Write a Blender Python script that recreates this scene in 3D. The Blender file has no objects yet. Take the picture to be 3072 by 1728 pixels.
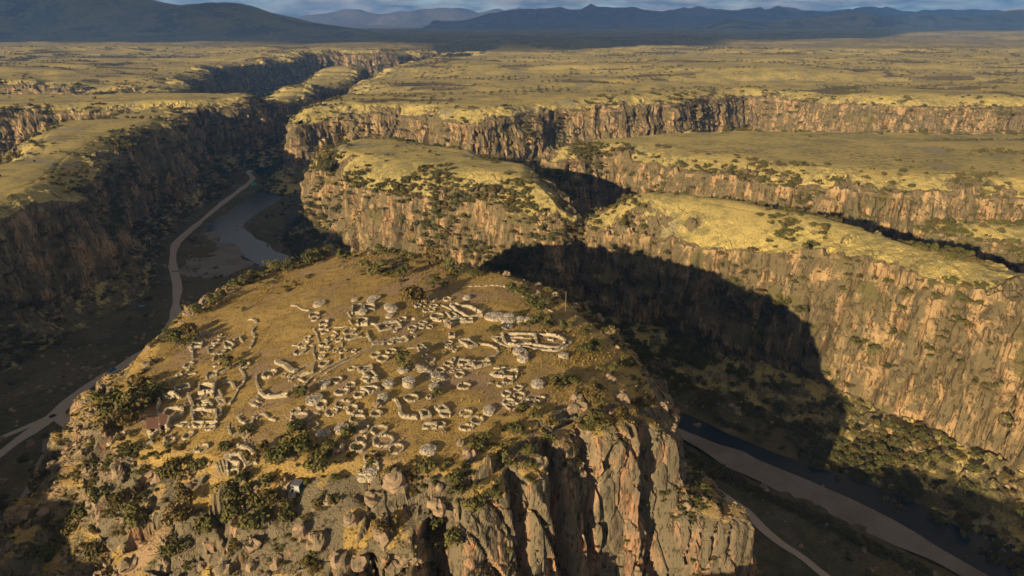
import bpy, math, random
import numpy as np
from mathutils import Vector

S = bpy.context.scene
COL = S.collection
R = math.radians
# ---------------------------------------------------------------- camera, sky, sun, exposure
CAM_H = 90.0
cam_data = bpy.data.cameras.new("camera"); cam = bpy.data.objects.new("camera", cam_data); COL.objects.link(cam)
cam_data.sensor_width = 36.0; cam_data.lens = 24.0; cam_data.clip_start = 1.0; cam_data.clip_end = 200000.0
cam.location = (0, 0, CAM_H); cam.rotation_euler = (R(90 - 21.2), 0, 0)
S.camera = cam
SUN_EL = R(13.5); SUN_AZ = R(36.5)       # elevation; azimuth measured from behind the camera (-y) towards the left (-x)
to_sun = Vector((-math.sin(SUN_AZ)*math.cos(SUN_EL), -math.cos(SUN_AZ)*math.cos(SUN_EL), math.sin(SUN_EL)))
sd = bpy.data.lights.new("sun", 'SUN'); sun = bpy.data.objects.new("sun", sd); COL.objects.link(sun)
sd.energy = 5.0; sd.angle = R(0.53); sd.color = (1.0, 0.80, 0.52)
sun.rotation_euler = to_sun.to_track_quat('Z', 'Y').to_euler(); sun.location = (-800, -500, 900)

W = bpy.data.worlds.new("World"); S.world = W; W.use_nodes = True
wn = W.node_tree.nodes; wl = W.node_tree.links; wn.clear()
wo = wn.new("ShaderNodeOutputWorld"); bg = wn.new("ShaderNodeBackground"); sky = wn.new("ShaderNodeTexSky")
sky.sky_type = 'NISHITA'; sky.sun_disc = False; sky.sun_elevation = SUN_EL
sky.sun_rotation = math.atan2(to_sun.x, to_sun.y); sky.altitude = 4000; sky.air_density = 1.0; sky.dust_density = 1.5
bg.inputs[1].default_value = 0.078
# broken cloud deck over the whole sky: noise on the direction, flattened towards the horizon
tc = wn.new("ShaderNodeTexCoord"); mp = wn.new("ShaderNodeMapping"); mp.inputs['Scale'].default_value = (7.0, 7.0, 42.0)
ns = wn.new("ShaderNodeTexNoise"); ns.inputs['Scale'].default_value = 1.0; ns.inputs['Detail'].default_value = 6.0; ns.inputs['Roughness'].default_value = 0.6
cr = wn.new("ShaderNodeValToRGB"); cr.color_ramp.elements[0].position = 0.28; cr.color_ramp.elements[1].position = 0.52
ns2 = wn.new("ShaderNodeTexNoise"); ns2.inputs['Scale'].default_value = 2.6; ns2.inputs['Detail'].default_value = 5.0
cc = wn.new("ShaderNodeValToRGB"); cc.color_ramp.elements[0].position = 0.38; cc.color_ramp.elements[0].color = (1.3, 1.35, 1.4, 1)
cc.color_ramp.elements[1].position = 0.68; cc.color_ramp.elements[1].color = (5.6, 4.8, 3.9, 1)
mx = wn.new("ShaderNodeMix"); mx.data_type = 'RGBA'
wl.new(tc.outputs['Generated'], mp.inputs[0]); wl.new(mp.outputs[0], ns.inputs['Vector']); wl.new(mp.outputs[0], ns2.inputs['Vector'])
wl.new(ns.outputs['Fac'], cr.inputs[0]); wl.new(ns2.outputs['Fac'], cc.inputs[0])
wl.new(cr.outputs[0], mx.inputs[0]); wl.new(sky.outputs[0], mx.inputs[6]); wl.new(cc.outputs[0], mx.inputs[7])
wl.new(mx.outputs[2], bg.inputs[0]); wl.new(bg.outputs[0], wo.inputs[0])

S.render.engine = 'CYCLES'
S.view_settings.view_transform = 'Standard'; S.view_settings.look = 'None'; S.view_settings.gamma = 1.0
S.view_settings.exposure = 1.0
S.cycles.max_bounces = 5; S.cycles.diffuse_bounces = 2; S.cycles.glossy_bounces = 2; S.cycles.volume_bounces = 1; S.cycles.transparent_max_bounces = 4
S.cycles.use_denoising = True; S.cycles.use_adaptive_sampling = True; S.cycles.adaptive_threshold = 0.025
rng = np.random.default_rng(11); random.seed(11)
# ---------------------------------------------------------------- noise
def _hash(ix, iy, iz, s):
    h = (ix.astype(np.int64) * 374761393 + iy.astype(np.int64) * 668265263 + iz.astype(np.int64) * 2147483647 + s * 144269504) & 0xFFFFFFFF
    h = ((h ^ (h >> 13)) * 1274126177) & 0xFFFFFFFF
    h = ((h ^ (h >> 16)) * 2246822519) & 0xFFFFFFFF
    return h ^ (h >> 15)
def hrand(ix, iy, iz, s):
    return (_hash(ix, iy, iz, s) & 0xFFFFFF).astype(np.float32) / 16777215.0
def noise3(x, y, z, s=0):
    """smooth value noise in -1..1"""
    x = np.asarray(x, dtype=np.float64); y = np.asarray(y, dtype=np.float64) + 0 * x; z = np.asarray(z, dtype=np.float64) + 0 * x
    fx = np.floor(x); fy = np.floor(y); fz = np.floor(z)
    ix = fx.astype(np.int64); iy = fy.astype(np.int64); iz = fz.astype(np.int64)
    u = x - fx; v = y - fy; w = z - fz
    u = u*u*u*(u*(u*6-15)+10); v = v*v*v*(v*(v*6-15)+10); w = w*w*w*(w*(w*6-15)+10)
    r = 0
    for dx in (0, 1):
        for dy in (0, 1):
            for dz in (0, 1):
                r = r + (u if dx else 1-u) * (v if dy else 1-v) * (w if dz else 1-w) * hrand(ix+dx, iy+dy, iz+dz, s)
    return r * 2 - 1
def fbm(x, y, z, octv=4, s=0, gain=0.5):
    a = 1.0; t = 0; n = 0
    for k in range(octv):
        f = 2.03 ** k
        t = t + a * noise3(np.asarray(x)*f, np.asarray(y)*f, np.asarray(z)*f, s + 17*k); n += a; a *= gain
    return t / n
def worley(x, y, z, s=0):
    """nearest jittered cell: random value, its facet gradient dot offset, distance gap to the second cell"""
    x = np.asarray(x, dtype=np.float64); y = np.asarray(y, dtype=np.float64) + 0*x; z = np.asarray(z, dtype=np.float64) + 0*x
    bx = np.floor(x - 0.5).astype(np.int64); by = np.floor(y - 0.5).astype(np.int64); bz = np.floor(z - 0.5).astype(np.int64)
    d1 = np.full(x.shape, 9.0); d2 = np.full(x.shape, 9.0); val = np.zeros(x.shape); fac = np.zeros(x.shape)
    for dx in (0, 1):
        for dy in (0, 1):
            for dz in (0, 1):
                cx = bx+dx; cy = by+dy; cz = bz+dz
                h = _hash(cx, cy, cz, s)
                ox = x - (cx + 0.5 + ((h & 255) / 255.0 - 0.5) * 0.9)
                oy = y - (cy + 0.5 + (((h >> 8) & 255) / 255.0 - 0.5) * 0.9)
                oz = z - (cz + 0.5 + (((h >> 16) & 255) / 255.0 - 0.5) * 0.9)
                d = ox*ox + oy*oy + oz*oz
                m = d < d1
                d2 = np.where(m, d1, np.minimum(d2, d))
                d1 = np.where(m, d, d1)
                g = (h >> 24) / 255.0
                val = np.where(m, g, val)
                fac = np.where(m, ox*(g*2-1) + oy*(((h >> 4) & 255)/127.5-1) + oz*(((h >> 12) & 255)/127.5-1), fac)
    return val*2-1, fac, np.sqrt(d2) - np.sqrt(d1)
def sst(a, b, x):
    t = np.clip((np.asarray(x, dtype=np.float64) - a) / (b - a), 0, 1)
    return t*t*(3-2*t)
# ---------------------------------------------------------------- the ruin hill
HC = np.array([-40.0, 195.0])          # centre the hill is described about
HILL_RIM = [(-90,315),(-62,303),(-32,276),(0,256),(18,236),(30,208),(40,184),(46,170),(40,160),(24,153),(9,141),(-5,126),(-17,117),(-30,111),(-48,108),(-70,110),(-91,122),(-105,139),(-114,157),(-120,179),(-125,205),(-128,235),(-126,270),(-110,300)]
HILL_FIELD = [(-88,300),(-60,290),(-32,264),(-4,246),(12,228),(24,204),(34,184),(37,172),(27,164),(14,154),(1,141),(-13,127),(-27,127),(-40,128),(-58,130),(-74,134),(-90,142),(-100,150),(-107,165),(-112,181),(-117,206),(-119,235),(-116,268),(-106,290)]
FLOOR_Z = -85.0
def poly_sd(pts, x, y):
    """signed distance to a closed outline, negative inside"""
    x = np.asarray(x, dtype=np.float64); shp = x.shape; x = x.ravel(); y = np.asarray(y, dtype=np.float64).ravel()
    A = np.asarray(pts, dtype=np.float64); B = np.roll(A, -1, 0); d = np.full(x.shape, 1e18); ins = np.zeros(x.shape, dtype=bool)
    for a, b in zip(A, B):
        e = b - a; wx = x - a[0]; wy = y - a[1]; L = e @ e + 1e-12
        t = np.clip((wx*e[0] + wy*e[1])/L, 0, 1)
        d = np.minimum(d, (wx - e[0]*t)**2 + (wy - e[1]*t)**2)
        c = (a[1] > y) != (b[1] > y)
        if abs(e[1]) > 1e-9: ins ^= c & (x < a[0] + e[0]*(y - a[1])/e[1])
    return (np.where(ins, -1, 1)*np.sqrt(d)).reshape(shp)
def hill_top(x, y):
    x = np.asarray(x, dtype=np.float64); y = np.asarray(y, dtype=np.float64)
    z = 1.5 - 12.5 * sst(-35, -130, x) - 0.0005 * np.maximum(y - 205, 0)**2 - 0.009 * np.maximum(x - 12, 0)**2
    z = z - 0.10 * np.maximum(150 - y, 0)
    sd = np.maximum(poly_sd(HILL_FIELD, x, y) + 2*fbm(x/15, y/15, 0.9, 2, 8), 0)
    z = z - 0.42*sd - 0.006*sd*sd
    z = z + 1.1 * fbm(x/38, y/38, 0.3, 2, 5) + 0.28 * fbm(x/7, y/7, 0.7, 2, 6)
    return z
def catmull(pts, closed, step):
    P = np.array(pts, dtype=np.float64); n = len(P); out = []
    segs = n if closed else n-1
    for i in range(segs):
        if closed: a, b, c, d = P[(i-1) % n], P[i], P[(i+1) % n], P[(i+2) % n]
        else: a, b, c, d = P[max(i-1, 0)], P[i], P[i+1], P[min(i+2, n-1)]
        st = step if not callable(step) else step((b+c)/2)
        k = max(1, int(np.hypot(*(c-b)[:2]) / st))
        t = (np.arange(k)/k)[:, None]
        out.append(0.5*((2*b) + (c-a)*t + (2*a-5*b+4*c-d)*t**2 + (3*b-a-3*c+d)*t**3))
    if not closed: out.append(P[-1:])
    return np.concatenate(out)
# ---------------------------------------------------------------- mesh helpers
def mesh_np(name, V, Q, mat=None, attrs=None, smooth=False, parent=None, link=True):
    """one mesh object from numpy vertices and faces (quads or triangles)"""
    V = np.ascontiguousarray(V, dtype=np.float32).reshape(-1, 3); Q = np.ascontiguousarray(Q, dtype=np.int32)
    k = Q.shape[1]; me = bpy.data.meshes.new(name)
    me.vertices.add(len(V)); me.vertices.foreach_set("co", V.ravel())
    me.loops.add(Q.size); me.loops.foreach_set("vertex_index", Q.ravel())
    me.polygons.add(len(Q)); me.polygons.foreach_set("loop_start", np.arange(0, Q.size, k, dtype=np.int32))
    me.polygons.foreach_set("use_smooth", np.full(len(Q), smooth, dtype=bool))
    for a, val in (attrs or {}).items():
        me.attributes.new(a, 'FLOAT', 'POINT').data.foreach_set("value", np.ascontiguousarray(val, dtype=np.float32).ravel())
    me.update(calc_edges=True); me.validate(verbose=False)
    o = bpy.data.objects.new(name, me)
    if mat: me.materials.append(mat)
    if link: COL.objects.link(o)
    if parent: o.parent = parent
    return o
def grid_faces(n, m, closed=False, keep=None):
    i = np.arange(n if closed else n-1); j = np.arange(m-1)
    I, J = np.meshgrid(i, j, indexing='ij'); I2 = (I+1) % n
    Q = np.stack([I*m+J, I2*m+J, I2*m+J+1, I*m+J+1], -1)
    if keep is not None: Q = Q[keep]
    return Q.reshape(-1, 4)
def grid_normals(P, closed=False):
    if closed: du = np.roll(P, -1, 0) - np.roll(P, 1, 0)
    else: du = np.gradient(P, axis=0)
    dv = np.gradient(P, axis=1); nn = np.cross(du, dv)
    return nn / (np.linalg.norm(nn, axis=2, keepdims=True) + 1e-9)
def tag(o, label=None, cat=None, group=None, kind=None):
    if label: o["label"] = label
    if cat: o["category"] = cat
    if group: o["group"] = group
    if kind: o["kind"] = kind
    return o
def empty(name, loc, rz=0.0):
    o = bpy.data.objects.new(name, None); o.location = loc; o.rotation_euler = (0, 0, rz); o.empty_display_size = 0.5
    COL.objects.link(o); return o
# ---------------------------------------------------------------- material helpers
class NT:
    def __init__(self, name, rough=0.95, spec=0.15):
        self.m = bpy.data.materials.new(name); self.m.use_nodes = True; self.t = self.m.node_tree
        self.b = self.t.nodes["Principled BSDF"]; self.b.inputs["Roughness"].default_value = rough; self.b.inputs["Specular IOR Level"].default_value = spec
    def put(self, sock, v):
        if isinstance(v, bpy.types.NodeSocket): self.t.links.new(v, sock)
        elif isinstance(v, (tuple, list)) and len(v) == 3 and sock.type == 'RGBA': sock.default_value = (*v, 1)
        else: sock.default_value = v
    def pos(self): return self.t.nodes.new("ShaderNodeNewGeometry").outputs["Position"]
    def nz(self):
        s = self.t.nodes.new("ShaderNodeSeparateXYZ"); self.t.links.new(self.t.nodes.new("ShaderNodeNewGeometry").outputs["Normal"], s.inputs[0]); return s.outputs[2]
    def attr(self, n):
        a = self.t.nodes.new("ShaderNodeAttribute"); a.attribute_name = n; return a.outputs["Fac"]
    def rnd(self): return self.t.nodes.new("ShaderNodeObjectInfo").outputs["Random"]
    def scale(self, v, s):
        n = self.t.nodes.new("ShaderNodeVectorMath"); n.operation = 'MULTIPLY'; self.put(n.inputs[0], v); n.inputs[1].default_value = s; return n.outputs[0]
    def noise(self, v, scale, detail=4.0, rough=0.55, dist=0.0):
        n = self.t.nodes.new("ShaderNodeTexNoise"); self.put(n.inputs["Vector"], v); n.inputs["Scale"].default_value = scale
        n.inputs["Detail"].default_value = detail; n.inputs["Roughness"].default_value = rough; n.inputs["Distortion"].default_value = dist; return n.outputs["Fac"]
    def vor(self, v, scale, feature='F1'):
        n = self.t.nodes.new("ShaderNodeTexVoronoi"); n.feature = feature; self.put(n.inputs["Vector"], v); n.inputs["Scale"].default_value = scale; return n
    def op(self, k, a, b=0.0, c=0.0):
        n = self.t.nodes.new("ShaderNodeMath"); n.operation = k; self.put(n.inputs[0], a); self.put(n.inputs[1], b)
        if k == 'MULTIPLY_ADD': self.put(n.inputs[2], c)
        return n.outputs[0]
    def ss(self, x, a, b):
        n = self.t.nodes.new("ShaderNodeMapRange"); n.interpolation_type = 'SMOOTHSTEP'; self.put(n.inputs[0], x)
        n.inputs[1].default_value = a; n.inputs[2].default_value = b; n.inputs[3].default_value = 0.0; n.inputs[4].default_value = 1.0; return n.outputs[0]
    def mix(self, f, a, b):
        n = self.t.nodes.new("ShaderNodeMix"); n.data_type = 'RGBA'; self.put(n.inputs[0], f); self.put(n.inputs[6], a); self.put(n.inputs[7], b); return n.outputs[2]
    def bump(self, h, strength, dist):
        n = self.t.nodes.new("ShaderNodeBump"); self.put(n.inputs["Height"], h); n.inputs["Strength"].default_value = strength; n.inputs["Distance"].default_value = dist
        self.t.links.new(n.outputs[0], self.b.inputs["Normal"])
    def color(self, c): self.put(self.b.inputs["Base Color"], c); return self.m

def land_material(name, gold, olive, pale, tan, rust, lichen, k=1.0, lich=(0.42, 0.60), palecut=(0.59, 0.72)):
    """grass on gentle ground, streaked rock where the rock attribute is high; k scales the pattern with the size of the place"""
    t = NT(name); p = t.pos(); ps = t.scale(p, (1, 1, 0.2))
    # rock
    n1 = t.noise(ps, 0.11/k, 4, 0.62); n2 = t.noise(ps, 0.42/k, 3, 0.6); n4 = t.noise(ps, 1.1/k, 2, 0.6); n3 = n1
    rock = t.mix(t.ss(n2, 0.42, 0.66), tan, rust)
    rock = t.mix(t.ss(n4, 0.40, 0.75), rock, tuple(c*1.12 for c in tan))
    up = t.ss(t.nz(), 0.15, 0.75)
    lm = t.op('ADD', n1, t.op('MULTIPLY', up, 0.16))
    rock = t.mix(t.ss(lm, *lich), rock, lichen)
    st = t.op('ADD', t.op('MULTIPLY', n2, 0.55), t.op('MULTIPLY', n4, 0.45))
    rock = t.mix(t.op('MULTIPLY', t.ss(st, 0.53, 0.58), 0.85), rock, tuple(c*0.34 for c in lichen))
    # grass
    g1 = t.noise(p, 0.021/k, 3, 0.6); g2 = t.noise(p, 0.16/k, 4, 0.65); g3 = t.noise(p, 0.9/k, 3, 0.7); g4 = g1
    grass = t.mix(t.ss(t.op('MULTIPLY_ADD', g2, 0.5, t.op('MULTIPLY', g1, 0.5)), 0.42, 0.60), gold, olive)
    grass = t.mix(t.ss(g4, *palecut), grass, pale)
    grass = t.mix(t.ss(g3, 0.52, 0.72), grass, tuple(c*0.45 for c in olive))
    rm = t.op('ADD', t.attr('rock'), t.op('MULTIPLY', t.op('SUBTRACT', g2, 0.5), 0.9))
    c = t.mix(t.ss(rm, 0.38, 0.62), grass, rock)
    veg = t.ss(t.op('ADD', t.attr('veg'), t.op('MULTIPLY', t.op('SUBTRACT', g3, 0.5), 0.8)), 0.45, 0.6)
    c = t.mix(veg, c, tuple(x*0.5 for x in olive))
    t.bump(g3, 0.9, 0.9*k)
    return t.color(c)

GOLD = (0.395, 0.302, 0.102); OLIVE = (0.21, 0.176, 0.070); PALE = (0.25, 0.205, 0.145)
TAN = (0.335, 0.222, 0.108); RUST = (0.29, 0.162, 0.075); LICHEN = (0.128, 0.098, 0.050)
M_HILL = land_material("hill_land", (0.36, 0.238, 0.076), (0.215, 0.148, 0.052), (0.30, 0.20, 0.115), (0.305, 0.19, 0.108), (0.37, 0.165, 0.072), (0.145, 0.116, 0.070), 0.5, (0.37, 0.54), (0.50, 0.66))
M_CLIFF = land_material("canyon_land", GOLD, OLIVE, PALE, TAN, RUST, LICHEN, 0.7, (0.38, 0.56))
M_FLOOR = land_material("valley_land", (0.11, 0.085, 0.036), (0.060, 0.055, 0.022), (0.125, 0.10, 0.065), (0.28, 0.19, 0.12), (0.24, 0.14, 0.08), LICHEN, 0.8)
M_FAR = land_material("far_land", (0.27, 0.20, 0.062), (0.15, 0.122, 0.045), (0.22, 0.185, 0.12), (0.22, 0.17, 0.11), (0.2, 0.14, 0.09), LICHEN, 5.0)
M_RANGE = land_material("range_land", (0.20, 0.15, 0.08), (0.13, 0.11, 0.06), (0.30, 0.23, 0.17), (0.34, 0.25, 0.18), (0.30, 0.18, 0.13), (0.16, 0.13, 0.1), 40.0)

# ---------------------------------------------------------------- the ruin hill
def build_hill():
    th = []
    a = 0.0
    while a < 360:
        th.append(a)
        a += 0.75 if 52 < a < 132 else 0.275
    th = np.radians(np.array(th)); n = len(th)
    loop = catmull(HILL_RIM, True, 1.0) - HC
    la = np.arctan2(loop[:, 1], loop[:, 0]) % (2*np.pi); o = np.argsort(la); la = la[o]; lr = np.hypot(loop[:, 0], loop[:, 1])[o]
    Rr = np.interp(th, np.r_[la[-1]-2*np.pi, la, la[0]+2*np.pi], np.r_[lr[-1], lr, lr[0]])
    deg = np.degrees(th)
    cliff = np.maximum(sst(292, 306, deg), 1 - sst(20, 55, deg))       # sheer on the right and front right
    cliff = np.maximum(cliff, 0.15*sst(165, 180, deg)*(1-sst(205, 222, deg)))
    width = np.interp(deg, [0, 30, 60, 120, 150, 180, 205, 230, 262, 285, 305, 360], [44, 44, 50, 54, 54, 70, 78, 80, 70, 58, 46, 44])
    ns, nq = 150, 222
    s = np.linspace(0.015, 1, ns); q = np.linspace(0, 1, nq+1)[1:]
    cs, sn = np.cos(th)[:, None], np.sin(th)[:, None]
    xt = HC[0] + cs*Rr[:, None]*s; yt = HC[1] + sn*Rr[:, None]*s; zt = hill_top(xt, yt)
    # slabs and knobs of rock outside the ruin field
    sdf = poly_sd(HILL_FIELD, xt, yt); near = sst(0.5, 6, sdf)*np.maximum(sst(178, 150, yt), 0.75*sst(5, 20, xt)*sst(235, 200, yt))
    v1, f1, g1 = worley((xt*0.8+yt*0.6)/13, (yt*0.8-xt*0.6)/7, 0.2, 31); v1b, f1b, g1b = worley(xt/3.4, yt/4.2, 0.4, 33)
    patch = sst(-0.5, 0.15, fbm(xt/13, yt/13, 0.1, 2, 32)+0.12)
    zt = zt + near*patch*(2.4*v1 + 4.6*f1 + 0.5*v1b + 1.0*f1b - 1.5*(1-sst(0, 0.10, g1)))
    # outward: cliff and slope profiles
    oc = np.interp(q, [0, .10, .18, .80, .86, 1], [0, 5, 7, 14, 17, 44]); dc = np.interp(q, [0, .10, .18, .80, .86, 1], [0, 3, 8, 66, 70, 90])
    os_ = np.interp(q, [0, .2, .45, .55, .8, 1], [0, 10, 32, 36, 56, 75]); ds = np.interp(q, [0, .2, .45, .55, .8, 1], [0, 9, 34, 46, 68, 90])
    C = cliff[:, None]
    off = (C*oc + (1-C)*os_*width[:, None]/75.0); drop = C*dc + (1-C)*ds
    off = off + 14*(np.exp(-((deg-343)/9.0)**2)[:, None])*sst(0.30, 0.5, q)[None, :]     # lower buttress standing out on the right
    xr = HC[0] + cs*Rr[:, None]; yr = HC[1] + sn*Rr[:, None]; zr = hill_top(xr, yr)
    xo = xr + cs*off; yo = yr + sn*off; zo = zr - drop*(zr+90)/90.0
    m = sst(0.0, 0.10, q)[None, :]*(1 - 0.8*sst(0.88, 1.0, q)[None, :]) * np.ones_like(xo)
    big = fbm(xo/26, yo/26, zo/75, 3, 41)
    v2, f2, gap2 = worley(xo/10 + big*0.5, yo/10, zo/(58 - 44*(1-C)), 42)
    v3, f3, gap3 = worley(xo/3.2, yo/3.2, zo/14, 43)
    crack = 1 - sst(0.0, 0.13, gap2)
    A = C*1.0 + (1-C)*0.62
    disp = 4.6*big + A*(2.2*v2 + 2.6*f2 - 1.8*crack) + A*(0.75*v3 + 1.0*f3 - 0.5*(1-sst(0, .12, gap3))) + 0.3*fbm(xo/1.3, yo/1.3, zo/2.5, 2, 44)
    # deep clefts in the front cliff
    for cd, wd, dp in ((309.5, 1.5, 10), (300, 1.2, 6), (318, .8, 5), (330, 1.6, 6), (345, 1.3, 5), (287, 2.2, 10), (276, 1.6, 7), (262, 1.8, 7), (249, 2.0, 7), (236, 2.0, 8), (222, 1.6, 6)):
        disp = disp - dp*np.exp(-((deg[:, None] + 1.2*fbm(zo/14, 0, cd, 2, 7) - cd)/wd)**2)
    disp = disp*m
    xo = xo + cs*disp; yo = yo + sn*disp; zo = zo + (1-C)*disp*0.55*m + 0.5*m*f3
    P = np.concatenate([np.stack([xt, yt, zt], -1), np.stack([xo, yo, zo], -1)], 1)
    nn = grid_normals(P, True); nz = np.abs(nn[:, :, 2]); nz = (np.roll(nz, 1, 0)+nz+np.roll(nz, -1, 0))/3
    X, Y, Z = P[..., 0], P[..., 1], P[..., 2]
    rock = sst(0.80, 0.52, nz) + 0.25*fbm(X/9, Y/9, Z/9, 3, 51)
    bare = sst(-0.12, 0.22, fbm(X/14, Y/14, 0.5, 3, 52)+0.2*sst(150,125,Y))*np.concatenate([near*0.95, np.ones_like(xo)*0.55], 1)
    rock = np.clip(np.maximum(rock, bare), 0, 1)
    mm = P.shape[1]
    veg = np.zeros_like(rock)
    # close the centre with a small fan
    V = P.reshape(-1, 3); Q = grid_faces(n, mm, True)[:, ::-1]
    o = mesh_np("hill", V, Q, M_HILL, {"rock": rock, "veg": veg})
    sm = (np.broadcast_to(np.arange(mm-1)[None, :] < ns-1, (n, mm-1)) & (near[:, :1]*0 + np.concatenate([near[:, 1:], np.ones((n, mm-ns))], 1) < 0.3)).ravel()
    o.data.polygons.foreach_set("use_smooth", sm)
    tag(o, kind="structure"); o["label"] = "flat topped rocky hill crowned with stone ruins"
    c = np.array([[HC[0], HC[1], float(hill_top(HC[0], HC[1]))]])
    return o, P, nn, rock
HILL, HP, HN, HROCK = build_hill()
# ---------------------------------------------------------------- plateaus and canyon walls
SCARPS = (-0.32, -0.12, 0.08, 0.28)
def scarp_noise(x, y): return fbm(x/520+7, y/180, 0.8, 3, 63)
def plateau_z(x, y):
    x = np.asarray(x, dtype=np.float64); y = np.asarray(y, dtype=np.float64); d = np.hypot(x, y)
    far = sst(500, 1300, d)
    z = -6.0 + (2.5 + 9.0*far)*fbm(x/520+3, y/230, 0.4, 3, 61) + 0.8*fbm(x/40, y/40, 0.2, 3, 62)
    z = z + 29*sst(-100, -165, x)*sst(100, 80, y)  # ground out of view raised to shade the hill's lower left slope
    n = scarp_noise(x, y)
    for thr in SCARPS: z = z + 4.5*far*sst(thr-0.02, thr+0.02, n)
    z = z - 4.5*far*2
    z = z + 46*sst(-325, -480, x)*sst(390, 230, y)  # unseen rise added on the left plateau to shade its wall and floor
    z = z + 34*sst(900, 4200, x)*sst(900, 3000, y) + 8*sst(700, 2500, d)
    return z
PLATEAUS = {
 # name: outline, height offset, shoulder width, shoulder drop, inner band, cliff foot height, talus width, grid step
 'left_plateau': ([(-470,-300),(-400,-60),(-352,130),(-318,250),(-300,330),(-290,388),(-280,424),(-288,462),(-308,513),(-330,566),(-342,630),(-342,680),(-344,730),(-356,785),(-384,830),(-412,858),(-446,838),(-470,775),(-480,700),(-447,610),(-408,545),(-402,485),(-440,420),(-540,350),(-760,260),(-900,-300)], 0, 30, 12, 34, -70, 24, 5),
 'left_tongue': ([(-342,956),(-356,915),(-396,880),(-438,872),(-484,858),(-545,838),(-660,800),(-900,740),(-1300,760),(-1250,930),(-800,945),(-610,985),(-525,1040),(-490,1098),(-429,1116),(-372,1050)], 0, 26, 10, 30, -68, 40, 6),
 'left_far_plateau': ([(-1100,1050),(-940,1120),(-800,1140),(-690,1130),(-610,1170),(-560,1240),(-600,1330),(-660,1420),(-640,1540),(-700,1640),(-660,1800),(-610,1960),(-540,2080),(-420,2130),(-330,2230),(-300,2600),(-2700,2600),(-2700,1000),(-1700,1000)], 4, 40, 14, 46, -66, 44, 13),
 'canyon_butte': ([(-352,1020),(-322,1046),(-318,1130),(-335,1260),(-320,1420),(-330,1600),(-352,1730),(-400,1730),(-436,1560),(-420,1300),(-404,1180),(-388,1080)], -2, 26, 12, 28, -66, 34, 7),
 'right_far_plateau': ([(-246,786),(-215,812),(-139,828),(-85,800),(-48,782),(0,800),(54,852),(110,872),(158,890),(230,940),(300,1010),(352,1046),(400,1010),(440,930),(520,880),(640,862),(820,880),(1100,850),(2700,820),(2700,2600),(-60,2600),(-120,2300),(-232,2060),(-262,1860),(-282,1640),(-306,1480),(-300,1330),(-270,1180),(-262,1040),(-250,930),(-262,860)], 2, 36, 13, 42, -62, 40, 12),
 'far_side_plateau': ([(24,590),(46,572),(78,588),(104,580),(128,540),(160,512),(200,486),(240,466),(290,450),(360,436),(500,420),(800,360),(1500,250),(1700,600),(900,720),(530,728),(380,724),(250,722),(160,700),(95,668),(45,640)], -3, 32, 11, 38, -66, 30, 7),
 'central_promontory': ([(-178,612),(-172,574),(-156,550),(-131,516),(-100,486),(-72,470),(-40,456),(-15,438),(8,420),(24,402),(38,408),(42,440),(36,490),(22,530),(-8,566),(-44,606),(-80,640),(-108,668),(-150,672),(-176,648)], -2, 38, 17, 42, -72, 26, 4),
 'right_promontory': ([(50,424),(56,398),(78,386),(100,366),(124,344),(146,322),(166,300),(184,276),(200,254),(216,228),(240,180),(290,100),(380,-20),(520,-200),(600,-160),(470,20),(360,110),(288,190),(248,240),(228,276),(214,308),(202,338),(188,370),(166,404),(132,432),(84,446)], -2, 34, 20, 36, -77, 54, 4),
 'added_shade_plateau': ([(-330,-280),(-310,20),(-250,84),(-185,92),(-135,80),(-95,66),(0,64),(58,52),(105,-20),(160,-280)], -20, 24, 10, 28, -66, 34, 10),  # unseen plateau added to shade the right valley floor and lower left corner
 'low_spur': ([(262,428),(290,402),(330,380),(380,352),(460,330),(640,250),(700,300),(560,380),(440,410),(350,425),(300,436)], -22, 22, 8, 24, -62, 26, 6),
}
LOOPS = {k: catmull(v[0], True, 14.0) for k, v in PLATEAUS.items()}
def plateau_top(key, x, y, sd=None):
    _, dz, sw, drop, *_r = PLATEAUS[key]
    if sd is None: sd = poly_sd(LOOPS[key], x, y)
    if key == 'right_promontory': drop = drop*(0.3 + 0.7*sst(290, 370, y))
    t = np.clip(1 + sd/(sw*(1+0.45*fbm(x/45, y/45, 0.1, 2, 66))), 0, 1)
    return plateau_z(x, y) + dz - drop*t**1.7
SHRUB_SPOTS = []          # (x, y, z, size) gathered while the walls are built
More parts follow.
